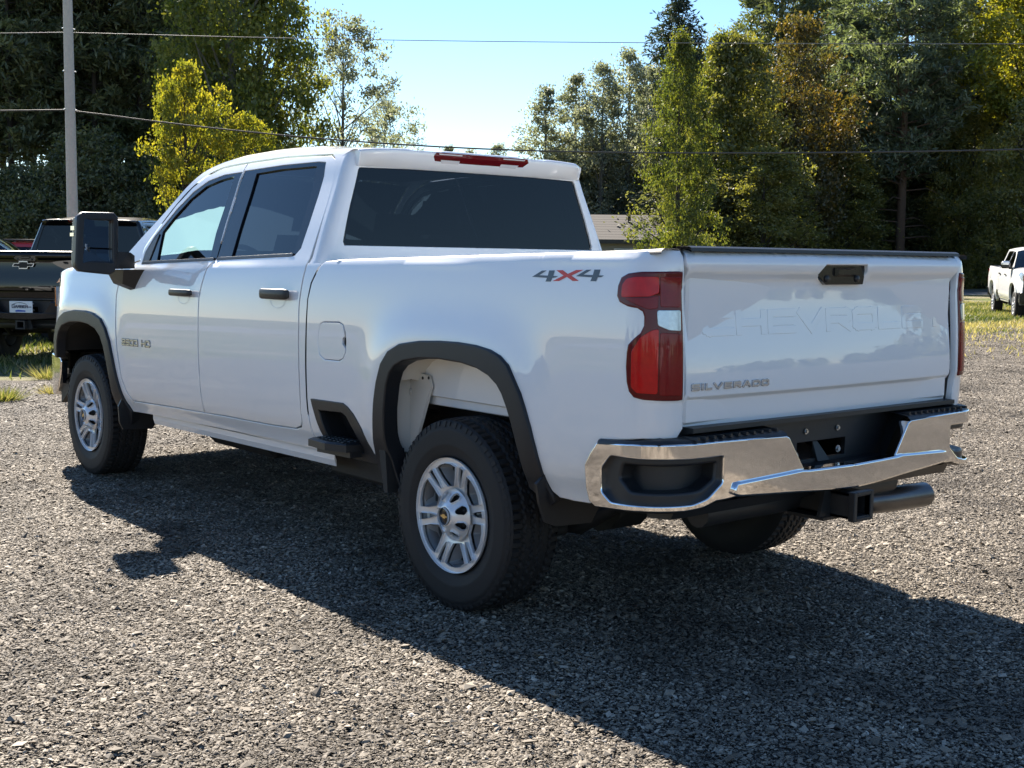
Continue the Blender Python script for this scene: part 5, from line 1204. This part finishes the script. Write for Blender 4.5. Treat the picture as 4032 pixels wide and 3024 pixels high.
for i, (px, ty, D, w) in enumerate([(1172, 198, 78, .95), (1235, 172, 80, .95), (1290, 150, 78, .95), (1345, 122, 80, 1.0), (1395, 160, 84, 1.0)]):
    tree('b_silver', at(px, D), ['silvery poplar at the left end of its row, leaning to open sky', 'silvery poplar second in the row from open sky', 'silvery poplar in the middle of the row above the house', 'tallest silvery poplar of the row, above the house', 'silvery poplar half hidden behind the vine-clad tree'][i], (w, w, top(px, ty, D)/14), None, 'silvery poplars behind the house')
for i, (px, ty, D) in enumerate([(965, 322, 95), (1070, 318, 95), (1010, 330, 98), (900, 330, 96)]):
    tree('b_silver', at(px, D), ['distant treetop over the left part of the cab lamp', 'distant treetop over the right part of the cab roof', 'distant treetop over the middle of the cab lamp', 'distant treetop over the left part of the cab roof'][i], (.8, .8, top(px, ty, D)/14), None, 'distant treetops over the cab')
for i, (px, D, ty) in enumerate([(1150, 78, 400), (1215, 80, 330), (1270, 82, 300), (1330, 82, 310), (1390, 84, 330)]):
    tree('u2', at(px, D), f'dark leafy thicket behind the house, {ORD[i]} from the cab', (1, 1, top(px, ty, D)/7.5), None, 'thicket beneath the poplars', cat='shrub')
tree('s1', at(1443, 86), 'slender dark spruce with its tip against the sky', (1.1, 1.1, top(1443, -8, 86)/19.5))
tree('b_vine', at(1456, 58), 'green tree wrapped in vines right of the house', (.50, .50, top(1452, 88, 58)/14.4), .2)
tree('b_vine', at(1535, 70), 'dense green tree behind the vine-clad one', (.62, .62, top(1520, 60, 66)/14.4), 2.0)
tree('b_olive', at(1575, 70), 'olive yellow leafy tree with sunlit leaves left of the rusty one', (.82, .82, top(1590, 95, 70)/14.5), 1.3)
tree('b_rust', at(1700, 76), 'leafy tree turning rusty orange before the big pines', (.80, .80, top(1700, 60, 76)/17), .9)
tree('b_olive', at(1640, 66), 'low olive leafy tree at the foot of the rusty one', (.7, .7, top(1640, 330, 66)/14.5), 3.3)
tree('p4', at(1660, 96), 'broad dark pine rising behind the rusty leaf tree', (1.05, 1.05, 1.22), .5)
tree('p4', at(1760, 100), 'dark pine beside the broad one, its top cut by the picture edge', (.95, .95, 1.2), 2.9)
tree('p3', at(1932, 80), 'big pine with a reddish bare lower trunk above the tailgate', (1.0, 1.0, 1.04), .3)
tree('p3', at(2085, 88), 'wide pine right of the red trunked one', (.95, .95, 1.0), 2.4)
tree('p3', at(1800, 86), 'blue green pine left of the red trunked one', (.8, .8, .88), 4.1)
tree('p4', at(2190, 96), 'tall pine at the far right of the wood', (1.0, 1.0, 1.0), 1.7)
tree('p4', at(2020, 104), 'tall pine deep in the wood behind the red trunked one', (1.0, 1.0, 1.1), 5.2)
tree('b_gold', at(2200, 78), 'golden leafed tree at the upper right corner', (1.15, 1.15, top(2180, -60, 74)/19), .5)
for i, (px, D, ty) in enumerate([(1500, 68, 380), (1580, 74, 300), (1680, 82, 330), (1740, 84, 240), (1800, 90, 260), (1860, 92, 300), (1920, 96, 270), (1980, 92, 240), (2040, 96, 260), (2100, 92, 300), (2150, 100, 250), (2210, 96, 230), (2260, 94, 240), (1890, 84, 420), (2000, 86, 430), (2120, 84, 410), (2200, 86, 400)]):
    tree('u2', at(px, D), (f'dark bush in the wood above the tailgate, {ORD[i]} counted towards the white pickup' if i < 13 else f'low dark bush at the wood\'s foot, {ORD[i-13]} counted from the red trunk'), (1.25, 1.25, top(px, ty, D)/7.5), None, 'undergrowth of the wood by the road', cat='shrub')
FILL = [(1490, 88, 'b_olive', 130, .75, 'mid green tree filling the gap behind the vine-clad tree'), (1560, 84, 'p3', 150, .55, 'pale green pine between the vine-clad tree and the rusty one'), (1625, 80, 'b_olive', 170, .7, 'olive leafy tree in front of the broad dark pine'), (1745, 80, 'b_rust', 210, .7, 'lower rusty green tree right of the taller rusty one'), (1800, 78, 'b_olive', 330, .8, 'low olive tree above the tailgate handle'),
 (1850, 100, 'p3', 60, .8, 'pale needled pine in the second row left of the red trunk'), (1990, 92, 'p3', 40, .75, 'pale needled pine in the second row right of the red trunk'), (2070, 80, 'b_olive', 260, .7, 'leafy tree under the golden crown'), (2140, 84, 'p3', 120, .7, 'blue green pine beneath the golden crown'), (2205, 72, 'b_olive', 230, .75, 'leafy tree at the far right above the white pickup')]
for px, D, v, ty, w, lab in FILL:
    hh0 = {'b_olive': 14.5, 'b_rust': 17, 'p3': 23}[v]; tree(v, at(px, D), lab, (w, w, top(px, ty, D)/hh0))
p = at(1505, 60); tree('u1', p, 'small reddish brown bush low beside the vine-clad tree', (.5, .5, .62), 1.1, cat='shrub')

# invented far wood behind the viewer, added for reflections in glass and paint
def reflection_wood():
    g = np.random.default_rng(5); C = []; S = []
    for a in np.radians(np.concatenate([g.uniform(88, 262, 150)])):
        D = g.uniform(95, 130); h = g.uniform(4, 9)*(1+.4*math.sin(a*9)); w = g.uniform(3, 6)
        n = 46; q = unit(g.normal(0, 1, (n, 3)))*np.array([w/2, w/2, h/2])*g.uniform(.4, 1, (n, 1))
        C.append(q+np.array([D*math.cos(a), D*math.sin(a), h/2])); S.append(np.full(n, w*.24))
    C = np.vstack(C); S = np.concatenate(S)[:, None]; n = len(C); A = unit(g.normal(0, 1, (n, 3))); B = unit(np.cross(A, g.normal(0, 1, (n, 3))))
    V, F, T = rhombs(C, A*S, B*S*.8, g.uniform(0, 1, n)); o = link('reflection_wood', np_mesh('reflection_wood', V, F, False, T), 'dark_leaves'); tag(o, 'far-off wood added behind the viewer for reflections in the truck', 'wood', kind='stuff')
reflection_wood()

def grass():
    g = np.random.default_rng(9); P = []
    def add(n, fn):
        k = 0
        while k < n:
            x, y = fn()
            ex = 11.2+max(0, -y-14)*.06
            if x < ex+g.normal(.35, .55) and not (y < -9 and x > ex-g.exponential(1.7) and g.uniform() < .30): continue
            if 29.6 < x < 37.4: continue
            P.append((x, y)); k += 1
    add(26000, lambda: (g.uniform(10.6, 21), g.uniform(-6, 6)))
    add(30000, lambda: (lambda v: (v.x, v.y))(at(g.uniform(2020, 2330), g.uniform(19, 48))))
    add(26000, lambda: (lambda v: (v.x, v.y))(at(g.uniform(1150, 2030), g.uniform(17, 44))))
    P = np.array(P); n = len(P); D = np.hypot(P[:, 0]-CAM[0], P[:, 1]-CAM[1])
    L = g.uniform(.03, .10, n)*(1+D*.012); wd = .004+.00035*D
    a = g.uniform(0, 6.28, n); t = g.normal(0, .5, (n, 2))
    base = np.column_stack([P, np.full(n, -.012)]); tip = base+np.column_stack([t*L[:, None], L]); sd = np.column_stack([np.cos(a), np.sin(a), np.zeros(n)])*wd[:, None]
    V = np.stack([base-sd, base+sd, tip], 1).reshape(-1, 3); pat = .5+.5*np.sin(P[:, 0]*.8)*np.sin(P[:, 1]*.7+1)
    T = np.repeat(np.clip(.25+.45*pat+g.normal(0, .22, n)+.5*(P[:, 0] < 12.0+np.maximum(0, -P[:, 1]-14)*.06)*(P[:, 1] < -9), 0, 1), 3)
    o = link('grass', np_mesh('grass', V, np.arange(3*n).reshape(-1, 3), False, T), 'grass_blades'); tag(o, 'rough green and straw coloured grass around the lot', 'grass', kind='stuff')
grass()
def tuft(x, y, label, h, n, seed, yellow=.5):
    g = np.random.default_rng(seed); base = np.column_stack([x*0+g.normal(0, h*.35, n), g.normal(0, h*.35, n), np.zeros(n)]); L = h*g.uniform(.4, 1.1, n); out = base[:, :2]*1.4+g.normal(0, h*.3, (n, 2)); tip = base+np.column_stack([out, L])
    a = g.uniform(0, 6.28, n); sd = np.column_stack([np.cos(a), np.sin(a), np.zeros(n)])*h*.030; V = np.stack([base-sd, base+sd, tip], 1).reshape(-1, 3)
    o = link('weed_tuft', np_mesh('weed_tuft', V, np.arange(3*n).reshape(-1, 3), False, np.repeat(np.clip(yellow+g.normal(0, .2, n), 0, 1), 3)), 'grass_blades'); o.location = (x, y, 0); tag(o, label, 'weed')
p = at(6, 12.3); tuft(p.x, p.y, 'green weed tuft at the gravel edge below the black pickup', .15, 420, 1, .6)
p = at(112, 13.0); tuft(p.x, p.y, 'yellowish weed tuft on the gravel by the front bumper', .11, 260, 2, .9)
p = at(100, 14.6); tuft(p.x, p.y, 'sunlit leafy weed under the tail of the black pickup', .17, 200, 3, .7)
